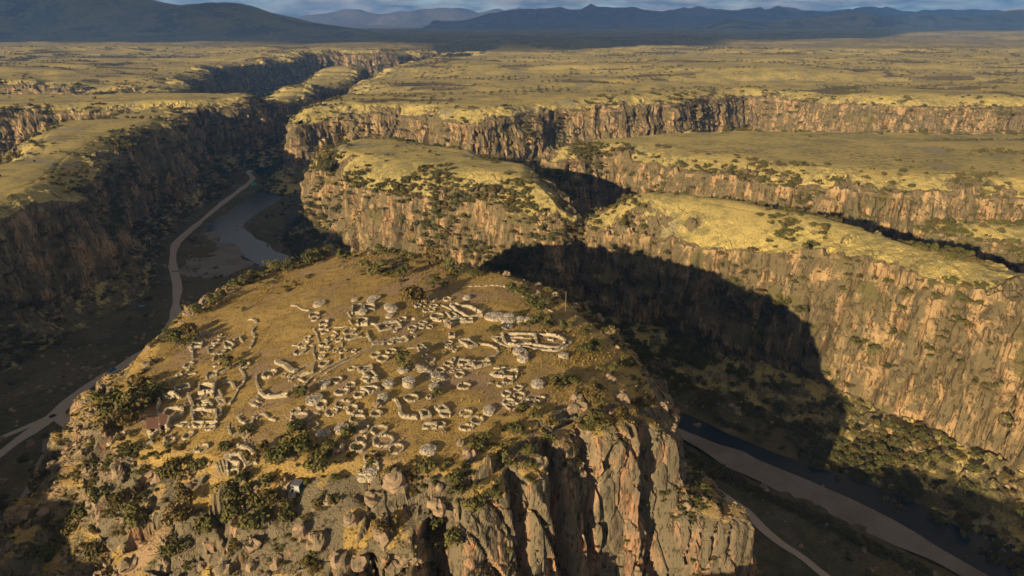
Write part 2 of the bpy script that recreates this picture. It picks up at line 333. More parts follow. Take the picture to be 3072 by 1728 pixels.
def build_plateau(key):
    pts, dz, sw, drop, inner, foot, talus, step = PLATEAUS[key]
    area = sum(a[0]*b[1]-b[0]*a[1] for a, b in zip(pts, pts[1:]+pts[:1]))
    if area < 0: pts = pts[::-1]
    def st(p):
        d = math.hypot(p[0], p[1]); vis = p[1] > 60 and abs(p[0]) < 0.95*p[1] + 90
        return min(max(d/440.0, 0.9), 5) if vis else 14.0
    L = catmull(pts, True, st); n = len(L)
    seg = np.roll(L, -1, 0) - np.roll(L, 1, 0); nr = np.stack([seg[:, 1], -seg[:, 0]], 1); nr /= np.linalg.norm(nr, axis=1, keepdims=True)+1e-9
    for _ in range(6): nr = (np.roll(nr, 1, 0)*1 + nr*2 + np.roll(nr, -1, 0))/4
    nr /= np.linalg.norm(nr, axis=1, keepdims=True)
    dist = np.hypot(L[:, 0], L[:, 1]); vis = (L[:, 1] > 40) & (np.abs(L[:, 0]) < 0.9*L[:, 1]+80)
    dmin = dist[vis].min() if vis.any() else 900.0
    rowh = max(dmin/440.0, 0.9)
    ni = int(np.clip(inner/rowh, 14, 44)); nc = int(np.clip(62/rowh, 26, 90)); nt = int(np.clip(talus/rowh/1.4, 12, 40))
    d = np.concatenate([np.linspace(-inner, 0, ni), np.linspace(0, 8, nc+1)[1:], np.linspace(8, 8+talus, nt+1)[1:]])
    m = len(d)
    # how far in the rim band may reach where the ground is narrow
    kf = np.full(n, 0.12)
    for kk in (0.3, 0.5, 0.75, 1.0):
        q = L - nr*inner*kk; good = poly_sd(LOOPS[key], q[:, 0], q[:, 1]) < -0.62*inner*kk
        kf = np.where(good & (kf >= kk-0.3), kk, kf)
    for _ in range(5): kf = np.minimum(kf, (np.roll(kf, 1)+kf*2+np.roll(kf, -1))/4)
    kf = np.where(kf < 0.85, kf*1.35, kf)
    wob = 9*fbm(L[:, 0]/70, L[:, 1]/70, 0.3, 2, 71) + 6*fbm(L[:, 0]/19, L[:, 1]/19, 0.6, 2, 70)             # alcoves and noses of the rim
    D = np.where(d[None, :] < 0, d[None, :]*kf[:, None], d[None, :] + 0*L[:, :1])
    X = L[:, :1] + nr[:, :1]*(D + wob[:, None]*sst(-inner, 0, D)*0.8); Y = L[:, 1:] + nr[:, 1:]*(D + wob[:, None]*sst(-inner, 0, D)*0.8)
    sd = np.minimum(poly_sd(LOOPS[key], X[:, :ni], Y[:, :ni]), 0)
    sd = np.minimum(sd, D[:, :ni]*0.0)
    sd = np.where(D[:, :ni] > -1e-6, 0, np.minimum(sd, D[:, :ni]*0.35))
    Z = np.zeros_like(X); Z[:, :ni] = plateau_top(key, X[:, :ni], Y[:, :ni], sd)
    zr = Z[:, ni-1:ni]
    t = np.linspace(0, 1, nc+1)[1:][None, :]; Z[:, ni:ni+nc] = zr + (foot - zr)*t
    t2 = np.linspace(0, 1, nt+1)[1:][None, :]; Z[:, ni+nc:] = foot + (-89.0 - foot)*(1-(1-t2)**1.25)
    cm = np.zeros_like(X); cm[:, ni:ni+nc] = np.clip(np.minimum(t*8, 1.0), 0, 1)*(1-0.7*sst(0.85, 1, t)); cm[:, :ni] = 0.25*sst(-10, 0, D[:, :ni]); cm[:, ni+nc:] = 0.3*(1-t2)**2
    hs = 1.0 + 0.0004*dmin
    flute = fbm(X/20, Y/20, Z/150, 3, 72)
    v1, f1, g1 = worley(X/8.5/hs + 0.5*flute, Y/8.5/hs, Z/75, 73)
    v2, f2, g2 = worley(X/3.2/hs, Y/3.2/hs, Z/11, 74)
    crack = 1 - sst(0, 0.16, g1)
    disp = cm*(6.5*flute + 1.9*v1 + 2.2*f1 - 2.8*crack*sst(-.4, .2, v2) + 0.9*v2 + 1.3*f2 + 0.8*fbm(X/2.2, Y/2.2, Z/9, 2, 75))
    # ledges step the face back
    led = np.clip((zr - Z)/(zr - foot + 1e-6), 0, 1)
    disp = disp + cm*(3.0*led + 5.2*fbm(X/24, Y/24, Z/11, 3, 76))
    X = X + nr[:, :1]*disp; Y = Y + nr[:, 1:]*disp
    # rocky knobs on the shoulder, hummocks on the scree
    sh = np.zeros_like(X); sh[:, :ni] = sst(-sw*0.95, -2, D[:, :ni])*(0.35+0.65*sst(-0.1, 0.35, fbm(X[:, :ni]/24, Y[:, :ni]/24, 0, 2, 77))); sh[:, ni+nc:] = 0.55
    Z = Z + sh*(1.7*np.maximum(v2, -0.2) + 1.4*f2 + 3.0*np.maximum(v1, -0.1)*sst(-.25, .25, f1) + 1.2*f1)*min(hs, 1.4)
    Z[:, :ni] -= 1.7*sst(-0.78, -1.0, d[:ni]/inner)[None, :]*(kf > 0.9)[:, None]
    P = np.stack([X, Y, Z], -1); nn = grid_normals(P, True); nz = np.abs(nn[..., 2])
    face = np.zeros_like(X); face[:, ni-3:ni+nc] = 1.0
    rock = np.maximum(sst(0.82, 0.5, nz), 0.75*face*sst(0.97, 0.85, nz))*np.maximum(face, sst(0.3, .8, sh)) + 0.5*sh*fbm(X/9, Y/9, Z/9, 3, 78) + 0.38*sh*(v2 > -0.1) + (0.55 if dmin < 620 else 0.4)*sh
    veg = np.zeros_like(X); veg[:, ni:] = 0.7*fbm(X[:, ni:]/17, Y[:, ni:]/17, Z[:, ni:]/13, 3, 79)+0.24; veg[:, ni+nc:] = 0.42+0.3*fbm(X[:, ni+nc:]/20, Y[:, ni+nc:]/20, 0, 2, 80)
    skip = (L[:, 1] > 2350) | (np.abs(L[:, 0]) > 1.2*np.maximum(L[:, 1], 0)+700)
    keep = ~skip & ~np.roll(skip, -1)
    Q = grid_faces(n, m, True, keep)
    o = mesh_np(key + "_wall" if False else key, P, Q, M_CLIFF, {"rock": np.clip(rock, 0, 1), "veg": np.clip(veg, 0, 1)})
    # top sheet inside the band
    A = np.array(pts); x0, y0 = A.min(0); x1, y1 = A.max(0); y0 = max(y0, -320)
    gx = np.arange(x0, x1+step, step); gy = np.arange(y0, y1+step, step); GX, GY = np.meshgrid(gx, gy, indexing='ij')
    s2 = poly_sd(LOOPS[key], GX, GY); GZ = plateau_top(key, GX, GY, s2)
    cc = (s2[:-1, :-1]+s2[1:, 1:]+s2[1:, :-1]+s2[:-1, 1:])/4
    mx_ = np.maximum(np.maximum(s2[:-1, :-1], s2[1:, 1:]), np.maximum(s2[1:, :-1], s2[:-1, 1:]))
    keep2 = (mx_ < -min(inner*0.45, 18)) & (GX[:-1, :-1] < 1.1*np.maximum(GY[:-1, :-1], 0)+420) & (GX[:-1, :-1] > -1.1*np.maximum(GY[:-1, :-1], 0)-700)
    if keep2.any():
        sn_ = scarp_noise(GX, GY); edge = np.max([np.exp(-((sn_-t_)/0.03)**2) for t_ in SCARPS], 0)*sst(450, 900, np.hypot(GX, GY))*sst(-0.2, 0.3, fbm(GX/150, GY/150, 0, 2, 87))
        rk = 0.9*edge + np.clip(0.25*fbm(GX/40, GY/26, 0, 3, 81) + 0.55*sst(0.1, 0.4, fbm(GX/130, GY/55, 0, 3, 82)), 0, 1)*0.75
        Z2 = GZ - 0.05 - 3.4*sst(-inner*0.84, -inner*0.55, s2)
        used = np.unique(grid_faces(len(gx), len(gy), False, keep2)); remap = np.full(GX.size, -1, dtype=np.int32); remap[used] = np.arange(len(used))
        V2 = np.stack([GX, GY, Z2], -1).reshape(-1, 3)[used]; F2 = remap[grid_faces(len(gx), len(gy), False, keep2)]
        top = mesh_np("plateau_grassland", V2, F2, M_CLIFF, {"rock": rk.ravel()[used], "veg": np.zeros(len(used))}, smooth=True, parent=o)
        inw = (np.abs(GX) < 0.82*GY+30); pr_ = np.clip((0.10*edge + 0.006*sst(0.1, 0.5, fbm(GX/90, GY/60, 0, 3, 88)))*step*step*0.35*np.clip(500/np.hypot(GX, GY), 0.15, 1), 0, 0.7)*(s2 < -20)*inw
        pk = rng.random(GX.shape) < pr_; SHRUB_SPOTS.append(np.stack([GX[pk], GY[pk], GZ[pk], rng.uniform(1.0, 2.4, pk.sum()), 0*GX[pk]], 1))
    tag(o, kind="structure")
    # shrub spots: ledges, shoulder, scree
    w = np.zeros((n, m)); w[:, :ni] = sst(-sw*1.25, -4, D[:, :ni])*(2.8 if dmin < 620 else 1.6)*sst(-0.25, 0.5, fbm(X[:, :ni]/30, Y[:, :ni]/30, 0, 2, 83)); w[:, ni:ni+nc] = 0.5*sst(0.25, 0.6, nz[:, ni:ni+nc])+0.08+1.5*sst(0.05, 0.35, fbm(X[:, ni:ni+nc]/24, Y[:, ni:ni+nc]/24, Z[:, ni:ni+nc]/15, 3, 86)); w[:, ni+nc:] = 1.0
    w = w*(vis & ~skip)[:, None]*(0.2 + sst(-0.2, 0.3, fbm(X/34, Y/34, Z/34, 2, 84)))
    dens = np.where(np.arange(m)[None, :] >= ni+nc, 2.2, 1.0)
    cell = np.linalg.norm(np.cross(np.roll(P, -1, 0)-P, np.gradient(P, axis=1)), axis=2)
    prob = np.clip(w*dens*cell*0.040*np.clip(420/dist, 0.25, 1)[:, None], 0, 1)
    pick = rng.random((n, m)) < prob
    SP_ = P + np.concatenate([nr, 0*nr[:, :1]], 1)[:, None, :]*1.1*face[:, :, None]
    SHRUB_SPOTS.append(np.concatenate([SP_[pick], (rng.uniform(0.5, 1.3, pick.sum())*np.where(np.broadcast_to(np.arange(m)[None, :] >= ni+nc, (n, m))[pick], 2.4, 2.3))[:, None], np.broadcast_to((np.arange(m)[None, :] >= ni+nc), (n, m))[pick][:, None]*1.0], 1))
    return o
for key in PLATEAUS: build_plateau(key)

# ---------------------------------------------------------------- valley floor, river, gravel, roads
RIVER = [(-600,1300),(-540,1160),(-490,1080),(-424,1008),(-376,959),(-327,892),(-285,822),(-268,756),(-267,698),(-268,634),(-262,602),(-240,570),(-208,532),(-160,490),(-100,445),(-50,400),(0,350),(45,312),(85,272),(99,257),(117,242),(130,233),(141,222),(151,211),(161,200),(172,187),(190,165),(240,110),(320,20)]
RIVER_W = [24,24,26,28,30,32,36,34,34,38,38,34,30,26,24,22,20,18,16,15,15,16,18,22,26,30,32,32,32]
ROAD_A = [(-322,900),(-331,872),(-331,852),(-313,816),(-307,771),(-302,698),(-294,620),(-288,567),(-282,544),(-264,502),(-240,457),(-226,425),(-214,395),(-209,365),(-213,333),(-217,322),(-220,300),(-219,281),(-222,262),(-226,240),(-250,200),(-300,150)]
ROAD_B = [(-219,284),(-208,275),(-195,270),(-178,262),(-160,250)]
ROAD_B2 = [(-219,283),(-228,268),(-238,256),(-270,235)]
ROAD_C = [(58,266),(74,238),(86,219),(90,213),(93,204),(97,196),(102,189),(106,181),(120,155),(150,100)]
def line_dist(pts, x, y):
    A = catmull(pts, False, 6.0); d = np.full(np.shape(x), 1e9)
    for a, b in zip(A[:-1], A[1:]):
        e = b-a; t = np.clip(((x-a[0])*e[0]+(y-a[1])*e[1])/(e@e+1e-9), 0, 1); d = np.minimum(d, np.hypot(x-a[0]-e[0]*t, y-a[1]-e[1]*t))
    return d
def floor_z(x, y):
    z = FLOOR_Z + 1.6*fbm(x/45, y/45, 0.2, 3, 91) + 0.35*fbm(x/6, y/6, 0.1, 2, 92)
    rd = np.minimum(np.minimum(line_dist(ROAD_A, x, y), line_dist(ROAD_B, x, y)), np.minimum(line_dist(ROAD_C, x, y), line_dist(ROAD_B2, x, y)))
    k = sst(3, 14, rd); z = FLOOR_Z + (z - FLOOR_Z)*k
    rv = line_dist(RIVER, x, y)
    return np.where(rv < 24, z + (-86.9 - z)*(1 - sst(12, 20, rv)), z)
def build_floor():
    gx = np.arange(-600, 420, 5.0); gy = np.arange(40, 1320, 5.0); GX, GY = np.meshgrid(gx, gy, indexing='ij')
    Z = floor_z(GX, GY)
    rk = np.clip(0.1 + 0.5*sst(0.2, 0.5, fbm(GX/25, GY/25, 0, 3, 93)), 0, 1); vg = np.clip(0.15+0.5*fbm(GX/35, GY/35, 0, 3, 94), 0, 1)
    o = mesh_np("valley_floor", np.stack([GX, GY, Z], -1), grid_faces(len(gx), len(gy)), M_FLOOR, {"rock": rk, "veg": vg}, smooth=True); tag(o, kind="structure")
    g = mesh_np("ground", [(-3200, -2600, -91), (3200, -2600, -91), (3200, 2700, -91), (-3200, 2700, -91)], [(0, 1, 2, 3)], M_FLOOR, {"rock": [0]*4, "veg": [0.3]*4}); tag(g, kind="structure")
build_floor()
def ribbon(name, pts, widths, z, mat, step=4.0, across=5, wob=0.0, seed=1, zfun=None, smooth=True):
    W3 = np.array([(p[0], p[1], w) for p, w in zip(pts, widths)]); A = catmull(W3, False, step)
    tg = np.gradient(A[:, :2], axis=0); nr = np.stack([-tg[:, 1], tg[:, 0]], 1); nr /= np.linalg.norm(nr, axis=1, keepdims=True)
    k = np.linspace(-0.5, 0.5, across)[None, :]
    hw = A[:, 2:3]*(1 + wob*noise3(A[:, :1]/17, A[:, 1:2]/17, 0.5, seed))
    X = A[:, :1] + nr[:, :1]*k*hw; Y = A[:, 1:2] + nr[:, 1:]*k*hw
    Z = (zfun(X, Y) if zfun else np.zeros_like(X)) + z
    o = mesh_np(name, np.stack([X, Y, Z], -1), grid_faces(len(A), across)[:, ::-1], mat, smooth=smooth); tag(o, kind="structure"); return o
t = NT("river_water", 0.25, 0.16); p = t.pos(); t.bump(t.noise(t.scale(p, (1, 1, 1)), 0.5, 4, 0.6), 0.25, 0.25)
M_WATER = t.color(t.mix(t.ss(t.noise(p, 0.03, 3), 0.45, 0.65), (0.008, 0.018, 0.030), (0.018, 0.030, 0.040)))
t = NT("river_gravel"); p = t.pos(); g = t.noise(p, 1.6, 5, 0.75)
t.bump(g, 0.8, 0.3); M_GRAVEL = t.color(t.mix(t.ss(t.noise(p, 0.06, 4), 0.35, 0.7), t.mix(g, (0.155, 0.132, 0.112), (0.25, 0.215, 0.185)), (0.145, 0.115, 0.09)))
t = NT("dirt_road"); p = t.pos(); g = t.noise(p, 0.7, 5, 0.7); t.bump(g, 0.4, 0.15)
M_ROAD = t.color(t.mix(g, (0.27, 0.22, 0.175), (0.38, 0.31, 0.25)))
o = ribbon("river", RIVER, RIVER_W, -85.75, M_WATER, 3.0, 7, 0.25, 3)
def gravel(name, pts, w, dz=-84.6):
    o = ribbon(name, pts, w, dz, M_GRAVEL, 2.0, 9, 0.55, 8, lambda x, y: 0.5*fbm(x/9, y/9, 0, 2, 95)); return o
gravel("gravel_bar", [(-272,592),(-262,562),(-244,530),(-231,500),(-222,472)], [6,26,44,48,22], -85.0)
gravel("gravel_bar", [(72,273),(87,257),(100,243),(117,227),(128,216),(138,205),(148,193),(160,178),(176,158)], [4,11,14,15,14,12,10,8,6], -85.0)
gravel("gravel_bar", [(-210,262),(-201,251),(-194,238),(-190,222),(-188,206)], [3,8,10,9,4], -84.4)
for rp, rw in ((ROAD_A, 6.0), (ROAD_B, 5.5), (ROAD_B2, 3.2), (ROAD_C, 3.2)):
    ribbon("dirt_road", rp, [rw]*len(rp), 0.22 if rp is ROAD_A else 0.28, M_ROAD, 1.5, 5, 0.45, 5, floor_z)
# ---------------------------------------------------------------- far plain, hills, ranges
def ridge_profile(x, pts):
    a = np.array(pts); return np.interp(x, a[:, 0], a[:, 1])
def build_far():
    def far_z(x, y):
        z = plateau_z(x, y) + 3
        xc = -210 + 0.045*(y-2600) + 120*np.sin(y/420.0)
        z = z - 62*(1-sst(60, 130, np.abs(x-xc)+14*fbm(x/60, y/60, 0, 2, 101)))*(1-sst(3600, 4100, y))
        d = np.hypot(x, y); z = z + 16*fbm(x/2600, y/1500, 0, 3, 102)*sst(3000, 6500, d) - 20*sst(4000, 20000, d)
        return z
    for nm, xs, ys in (("plain", np.arange(-3600, 3900, 26.0), np.arange(2540, 5200, 26.0)), ("plain", np.arange(-12000, 12000, 130.0), np.arange(5130, 14000, 130.0)), ("plain", np.arange(-30000, 30000, 500.0), np.arange(13800, 24000, 500.0))):
        X, Y = np.meshgrid(xs, ys, indexing='ij'); Z = far_z(X, Y)
        rk = np.clip(0.5*sst(0.15, 0.45, fbm(X/300, Y/120, 0, 3, 103)), 0, 1)
        o = mesh_np(nm, np.stack([X, Y, Z], -1), grid_faces(len(xs), len(ys)), M_FAR, {"rock": rk, "veg": 0*X}, smooth=True); tag(o, kind="structure")
    def hill(name, x0, x1, y0, y1, step, prof, yc, depth, mat, seed, rough, ridged=0.0, base=-12.0):
        xs = np.arange(x0, x1, step); ys = np.arange(y0, y1, step*1.0); X, Y = np.meshgrid(xs, ys, indexing='ij')
        top = ridge_profile(X, prof)
        yy = (Y - yc)/depth + 0.25*fbm(X/(depth*0.9), Y/(depth*0.9), 0, 3, seed)
        f = np.exp(-yy*yy*1.6)
        rg = 1 - np.abs(fbm(X/(depth*0.35), Y/(depth*0.35), 0, 5, seed+1))
        Z = base + np.maximum(top, 0)*f*(1 + rough*fbm(X/(depth*0.3), Y/(depth*0.3), 0, 4, seed+2) + ridged*(rg-0.75))
        Z = np.where(top*f < 1, base - 30, Z)
        rk = np.clip(0.4+0.7*fbm(X/(depth*0.2), Y/(depth*0.2), 0, 3, seed+4), 0, 1)
        o = mesh_np(name, np.stack([X, Y, Z], -1), grid_faces(len(xs), len(ys)), mat, {"rock": rk, "veg": 0*X}, smooth=True); tag(o, kind="structure")
    def prof(pts, y, lift=0): return [((u-1536)/2197.0*y, 90+(70-v)/2356.0*y+12+lift) for u, v in pts]
    # the dark hill on the left
    hill("hill_range", -5200, -700, 3900, 7000, 40, prof([(-700,-10),(0,-25),(250,-30),(400,-8),(500,8),(555,19),(600,14),(670,10),(740,18),(820,40),(900,62),(1000,78),(1100,92),(1180,120)], 5400), 5400, 950, M_FAR, 111, 0.10)
    hill("hill_range", 1900, 8000, 7000, 11000, 80, prof([(2000,100),(2080,90),(2200,56),(2300,66),(2420,50),(2480,48),(2550,35),(2640,56),(2740,40),(2900,52),(3030,32),(3300,10)], 9000), 9000, 1100, M_FAR, 121, 0.10)
    hill("mountain_range", -1500, 14000, 11500, 17500, 130, prof([(1380,62),(1450,45),(1530,30),(1600,36),(1700,30),(1790,24),(1880,28),(1960,34),(2080,28),(2180,31),(2320,30),(2450,38),(2560,30),(2640,27),(2760,36),(2900,32),(3072,38),(3400,30)], 14000), 14000, 1650, M_RANGE, 131, 0.18, 0.5)
    hill("mountain_range", -11500, 3000, 17500, 22500, 180, prof([(700,60),(900,50),(1000,38),(1080,34),(1150,42),(1250,34),(1330,28),(1400,30),(1470,34),(1560,26),(1660,30),(1800,40),(2000,60)], 20000), 20000, 1500, M_RANGE, 141, 0.22, 0.6)
build_far()
# ---------------------------------------------------------------- where things stand (metres)
RINGS = [
 (-104.4, 210.64, -8.37, 1.58, 1.38, 1.05, 'round dry-stone ring on the upper left slope, third from the left'),
 (-96.83, 201.89, -7.3, 1.36, 1.56, 1.05, 'round dry-stone ring on the upper left slope, fifth from the left'),
 (-96.49, 197.41, -7.18, 1.25, 1.24, 1.05, 'round dry-stone ring on the upper left slope, fourth from the left'),
 (-90.9, 191.68, -6.19, 1.38, 1.58, 1.05, 'round dry-stone ring on the upper left slope, sixth from the left'),
 (-97.51, 206.88, -7.58, 0.78, 0.9, 1.05, 'small round stone ring on the upper left slope, rightmost there'),
 (-88.54, 182.42, -5.72, 1.01, 1.16, 1.05, 'small round stone ring on the upper left slope, leftmost there'),
 (-78.23, 178.28, -3.74, 1.44, 1.66, 1.05, 'round dry-stone ring on the upper left slope, rightmost there'),
 (-98.55, 185.5, -7.32, 1.5, 1.7, 1.05, 'round dry-stone ring on the upper left slope, second from the left'),
 (-97.75, 181.07, -7.36, 1.31, 1.46, 1.05, 'round dry-stone ring on the upper left slope, leftmost there'),
 (-83.58, 141.8, -5.51, 1.39, 1.6, 1.05, 'round dry-stone ring around the brown roofs, leftmost there'),
 (-79.47, 143.13, -4.6, 1.33, 1.53, 1.05, 'round dry-stone ring around the brown roofs, second from the left'),
 (-73.38, 136.83, -3.92, 1.71, 1.31, 1.05, 'round dry-stone ring around the brown roofs, third from the left'),
 (-75.13, 146.26, -3.49, 1.42, 1.32, 1.05, 'round dry-stone ring around the brown roofs, fourth from the left'),
 (-74.44, 144.6, -3.48, 1.28, 0.78, 1.05, 'round dry-stone ring around the brown roofs, rightmost there'),
 (-80.84, 147.71, -4.56, 0.65, 0.75, 1.05, 'small round stone ring around the brown roofs, rightmost there'),
 (-101.11, 169.19, -8.05, 0.81, 0.83, 1.05, 'small round stone ring around the brown roofs, third from the left'),
 (-63.69, 140.26, -1.94, 0.59, 0.68, 0.4, 'low stone circle on the front lip, leftmost there'),
 (-62.57, 139.26, -1.86, 0.62, 0.71, 0.4, 'low stone circle on the front lip, third from the left'),
 (-63.64, 138.0, -2.18, 0.58, 0.67, 0.4, 'low stone circle around the brown roofs, the only one there'),
 (-62.35, 136.83, -2.11, 0.58, 0.67, 0.4, 'low stone circle on the front lip, second from the left'),
 (-61.33, 135.7, -2.07, 0.58, 0.66, 0.4, 'low stone circle on the front lip, fourth from the left'),
 (-60.21, 134.96, -2.0, 0.57, 0.66, 0.4, 'low stone circle on the front lip, rightmost there'),
 (-66.33, 210.31, -1.57, 1.74, 2.0, 1.55, 'tall round stone ring above the long double wall, leftmost there'),
 (-65.0, 206.85, -1.45, 1.37, 1.58, 1.05, 'round dry-stone ring above the long double wall, third from the left'),
 (-60.75, 201.77, -0.73, 1.59, 1.83, 1.55, 'tall round stone ring above the long double wall, rightmost there'),
 (-60.02, 198.17, -0.53, 1.4, 1.61, 1.05, 'round dry-stone ring above the long double wall, fourth from the left'),
 (-58.66, 194.24, -0.26, 1.3, 1.49, 1.05, 'round dry-stone ring above the long double wall, seventh from the left'),
 (-49.98, 191.46, 1.28, 2.08, 2.37, 1.05, 'round dry-stone ring above the long double wall, tenth from the left'),
 (-48.61, 187.11, 1.47, 2.04, 2.09, 1.05, 'round dry-stone ring above the long double wall, eleventh from the left'),
 (-55.29, 188.69, 0.3, 1.58, 1.82, 1.05, 'round dry-stone ring above the long double wall, eighth from the left'),
 (-51.96, 185.86, 0.94, 1.17, 1.34, 1.05, 'round dry-stone ring above the long double wall, ninth from the left'),
 (-56.56, 184.97, 0.08, 1.32, 1.49, 1.05, 'round dry-stone ring above the long double wall, fifth from the left'),
 (-55.2, 180.66, 0.3, 1.68, 1.93, 1.05, 'round dry-stone ring above the long double wall, sixth from the left'),
 (-51.32, 178.99, 0.87, 0.83, 0.95, 1.05, 'small round stone ring above the long double wall, third from the left'),
 (-48.83, 177.47, 1.29, 1.12, 1.29, 1.05, 'small round stone ring above the long double wall, fourth from the left'),
 (-45.56, 177.01, 1.6, 0.67, 0.77, 1.05, 'small round stone ring above the long double wall, rightmost there'),
 (-54.58, 175.65, 0.37, 0.97, 1.11, 1.05, 'small round stone ring above the long double wall, second from the left'),
 (-63.06, 182.31, -1.1, 1.92, 2.21, 1.05, 'round dry-stone ring above the long double wall, leftmost there'),
 (-63.22, 186.96, -1.05, 1.81, 1.7, 1.05, 'round dry-stone ring above the long double wall, second from the left'),
 (-63.24, 191.23, -0.98, 1.04, 1.2, 1.05, 'small round stone ring above the long double wall, leftmost there'),
 (-38.8, 173.69, 2.01, 1.32, 1.51, 1.05, 'round dry-stone ring above the long double wall, twelfth from the left'),
 (-67.88, 169.48, -1.82, 2.03, 2.33, 1.55, 'tall round stone ring below the long double wall, leftmost there'),
 (-63.15, 167.55, -1.18, 0.65, 0.74, 1.05, 'small round stone ring below the long double wall, leftmost there'),
 (-61.37, 166.76, -0.91, 0.64, 0.74, 1.05, 'small round stone ring below the long double wall, second from the left'),
 (-60.06, 163.99, -0.53, 0.7, 0.81, 1.05, 'small round stone ring below the long double wall, third from the left'),
 (-59.18, 164.83, -0.43, 0.57, 0.65, 1.05, 'small round stone ring below the long double wall, fourth from the left'),
 (-57.4, 160.84, -0.04, 0.59, 0.67, 0.4, 'low stone circle below the long double wall, leftmost there'),
 (-52.81, 171.18, 0.56, 1.53, 1.76, 1.05, 'round dry-stone ring below the long double wall, second from the left'),
 (-46.37, 160.32, 1.32, 1.38, 1.58, 1.05, 'round dry-stone ring below the long double wall, fourth from the left'),
 (-42.14, 157.15, 1.68, 1.29, 1.29, 1.05, 'round dry-stone ring below the long double wall, seventh from the left'),
 (-43.73, 153.77, 1.52, 1.86, 1.8, 1.05, 'round dry-stone ring below the long double wall, fifth from the left'),
 (-38.79, 151.84, 1.8, 1.51, 1.49, 1.05, 'round dry-stone ring below the long double wall, rightmost there'),
 (-47.49, 148.31, 0.9, 1.36, 1.56, 1.55, 'tall round stone ring below the long double wall, second from the left'),
 (-42.15, 148.02, 1.36, 2.0, 1.69, 1.05, 'round dry-stone ring below the long double wall, sixth from the left'),
 (-39.23, 145.43, 1.3, 1.4, 1.61, 1.55, 'tall round stone ring below the long double wall, rightmost there'),
 (-44.25, 144.93, 1.01, 1.52, 1.52, 1.05, 'round dry-stone ring below the long double wall, third from the left'),
 (-37.57, 143.96, 1.23, 1.39, 1.12, 1.05, 'round dry-stone ring below the long double wall, eighth from the left'),
 (-37.07, 141.54, 1.06, 1.93, 1.57, 1.05, 'round dry-stone ring below the long double wall, ninth from the left'),
 (-53.62, 146.76, 0.19, 1.28, 1.17, 1.05, 'round dry-stone ring below the long double wall, leftmost there'),
 (-52.06, 144.0, 0.04, 2.15, 1.76, 1.05, 'broad round stone ring below the long double wall, the only one there'),
 (-50.62, 142.7, 0.05, 1.51, 0.99, 0.4, 'low stone circle below the long double wall, rightmost there'),
 (-47.55, 139.97, 0.11, 1.36, 1.32, 1.05, 'round dry-stone ring on the front lip, leftmost there'),
 (-33.24, 143.69, 1.25, 1.26, 1.35, 1.05, 'round dry-stone ring in the lower field, leftmost there'),
 (-43.84, 166.43, 1.58, 1.14, 1.1, 1.05, 'small round stone ring below the long double wall, rightmost there'),
 (-34.86, 199.58, 1.73, 1.32, 1.52, 1.05, 'round dry-stone ring in the crowded upper ruins, leftmost there'),
 (-35.79, 190.45, 1.83, 0.71, 0.82, 1.05, 'small round stone ring around the round green bush, second from the left'),
 (-30.77, 192.6, 1.81, 1.44, 1.66, 1.05, 'round dry-stone ring in the crowded upper ruins, second from the left'),
 (-28.01, 193.52, 1.66, 1.05, 1.2, 1.05, 'small round stone ring in the crowded upper ruins, leftmost there'),
 (-25.73, 193.93, 1.56, 1.05, 1.21, 1.05, 'small round stone ring in the crowded upper ruins, second from the left'),
 (-28.02, 196.89, 1.57, 1.39, 1.22, 1.05, 'round dry-stone ring in the crowded upper ruins, fourth from the left'),
 (-30.37, 189.7, 1.91, 0.71, 0.82, 1.05, 'small round stone ring around the round green bush, third from the left'),
 (-24.22, 202.75, 1.44, 2.18, 2.34, 1.05, 'broad round stone ring in the crowded upper ruins, the only one there'),
 (-28.33, 207.66, 1.18, 1.2, 1.38, 1.05, 'round dry-stone ring in the crowded upper ruins, fifth from the left'),
 (-26.4, 208.0, 1.13, 1.11, 1.28, 1.05, 'small round stone ring in the crowded upper ruins, rightmost there'),
 (-31.68, 212.43, 1.05, 1.22, 1.41, 1.05, 'round dry-stone ring in the crowded upper ruins, third from the left'),
 (-26.23, 211.94, 0.97, 1.39, 1.37, 1.05, 'round dry-stone ring in the crowded upper ruins, seventh from the left'),
 (-27.29, 218.47, 0.78, 1.52, 1.75, 1.05, 'round dry-stone ring in the crowded upper ruins, sixth from the left'),
 (-22.29, 218.53, 0.85, 1.43, 1.65, 1.05, 'round dry-stone ring in the crowded upper ruins, rightmost there'),
 (-35.8, 181.93, 1.88, 0.84, 0.97, 1.05, 'small round stone ring around the round green bush, leftmost there'),
 (-29.18, 186.1, 1.94, 0.47, 0.54, 1.05, 'small round stone ring around the round green bush, fourth from the left'),
 (-38.7, 173.83, 2.03, 1.4, 1.61, 1.05, 'round dry-stone ring above the long double wall, rightmost there'),
 (-34.63, 175.89, 2.15, 1.56, 1.36, 1.05, 'round dry-stone ring around the round green bush, second from the left'),
 (-36.19, 171.25, 2.11, 1.67, 1.8, 1.05, 'round dry-stone ring around the round green bush, leftmost there'),
 (-26.81, 179.56, 1.85, 1.21, 1.39, 1.05, 'round dry-stone ring around the round green bush, third from the left'),
 (-25.68, 177.69, 1.76, 1.5, 1.54, 1.05, 'round dry-stone ring around the round green bush, fourth from the left'),
 (-24.76, 173.65, 1.71, 0.88, 0.99, 1.05, 'small round stone ring around the round green bush, fifth from the left'),
 (-24.01, 177.16, 1.59, 0.52, 0.6, 0.4, 'low stone circle around the round green bush, leftmost there'),
 (-22.93, 171.63, 1.51, 1.46, 1.61, 1.05, 'round dry-stone ring around the round green bush, fifth from the left'),
 (-18.82, 182.92, 1.4, 1.31, 1.25, 1.05, 'round dry-stone ring around the round green bush, seventh from the left'),
 (-19.14, 180.46, 1.41, 0.61, 0.7, 1.05, 'small round stone ring around the round green bush, sixth from the left'),
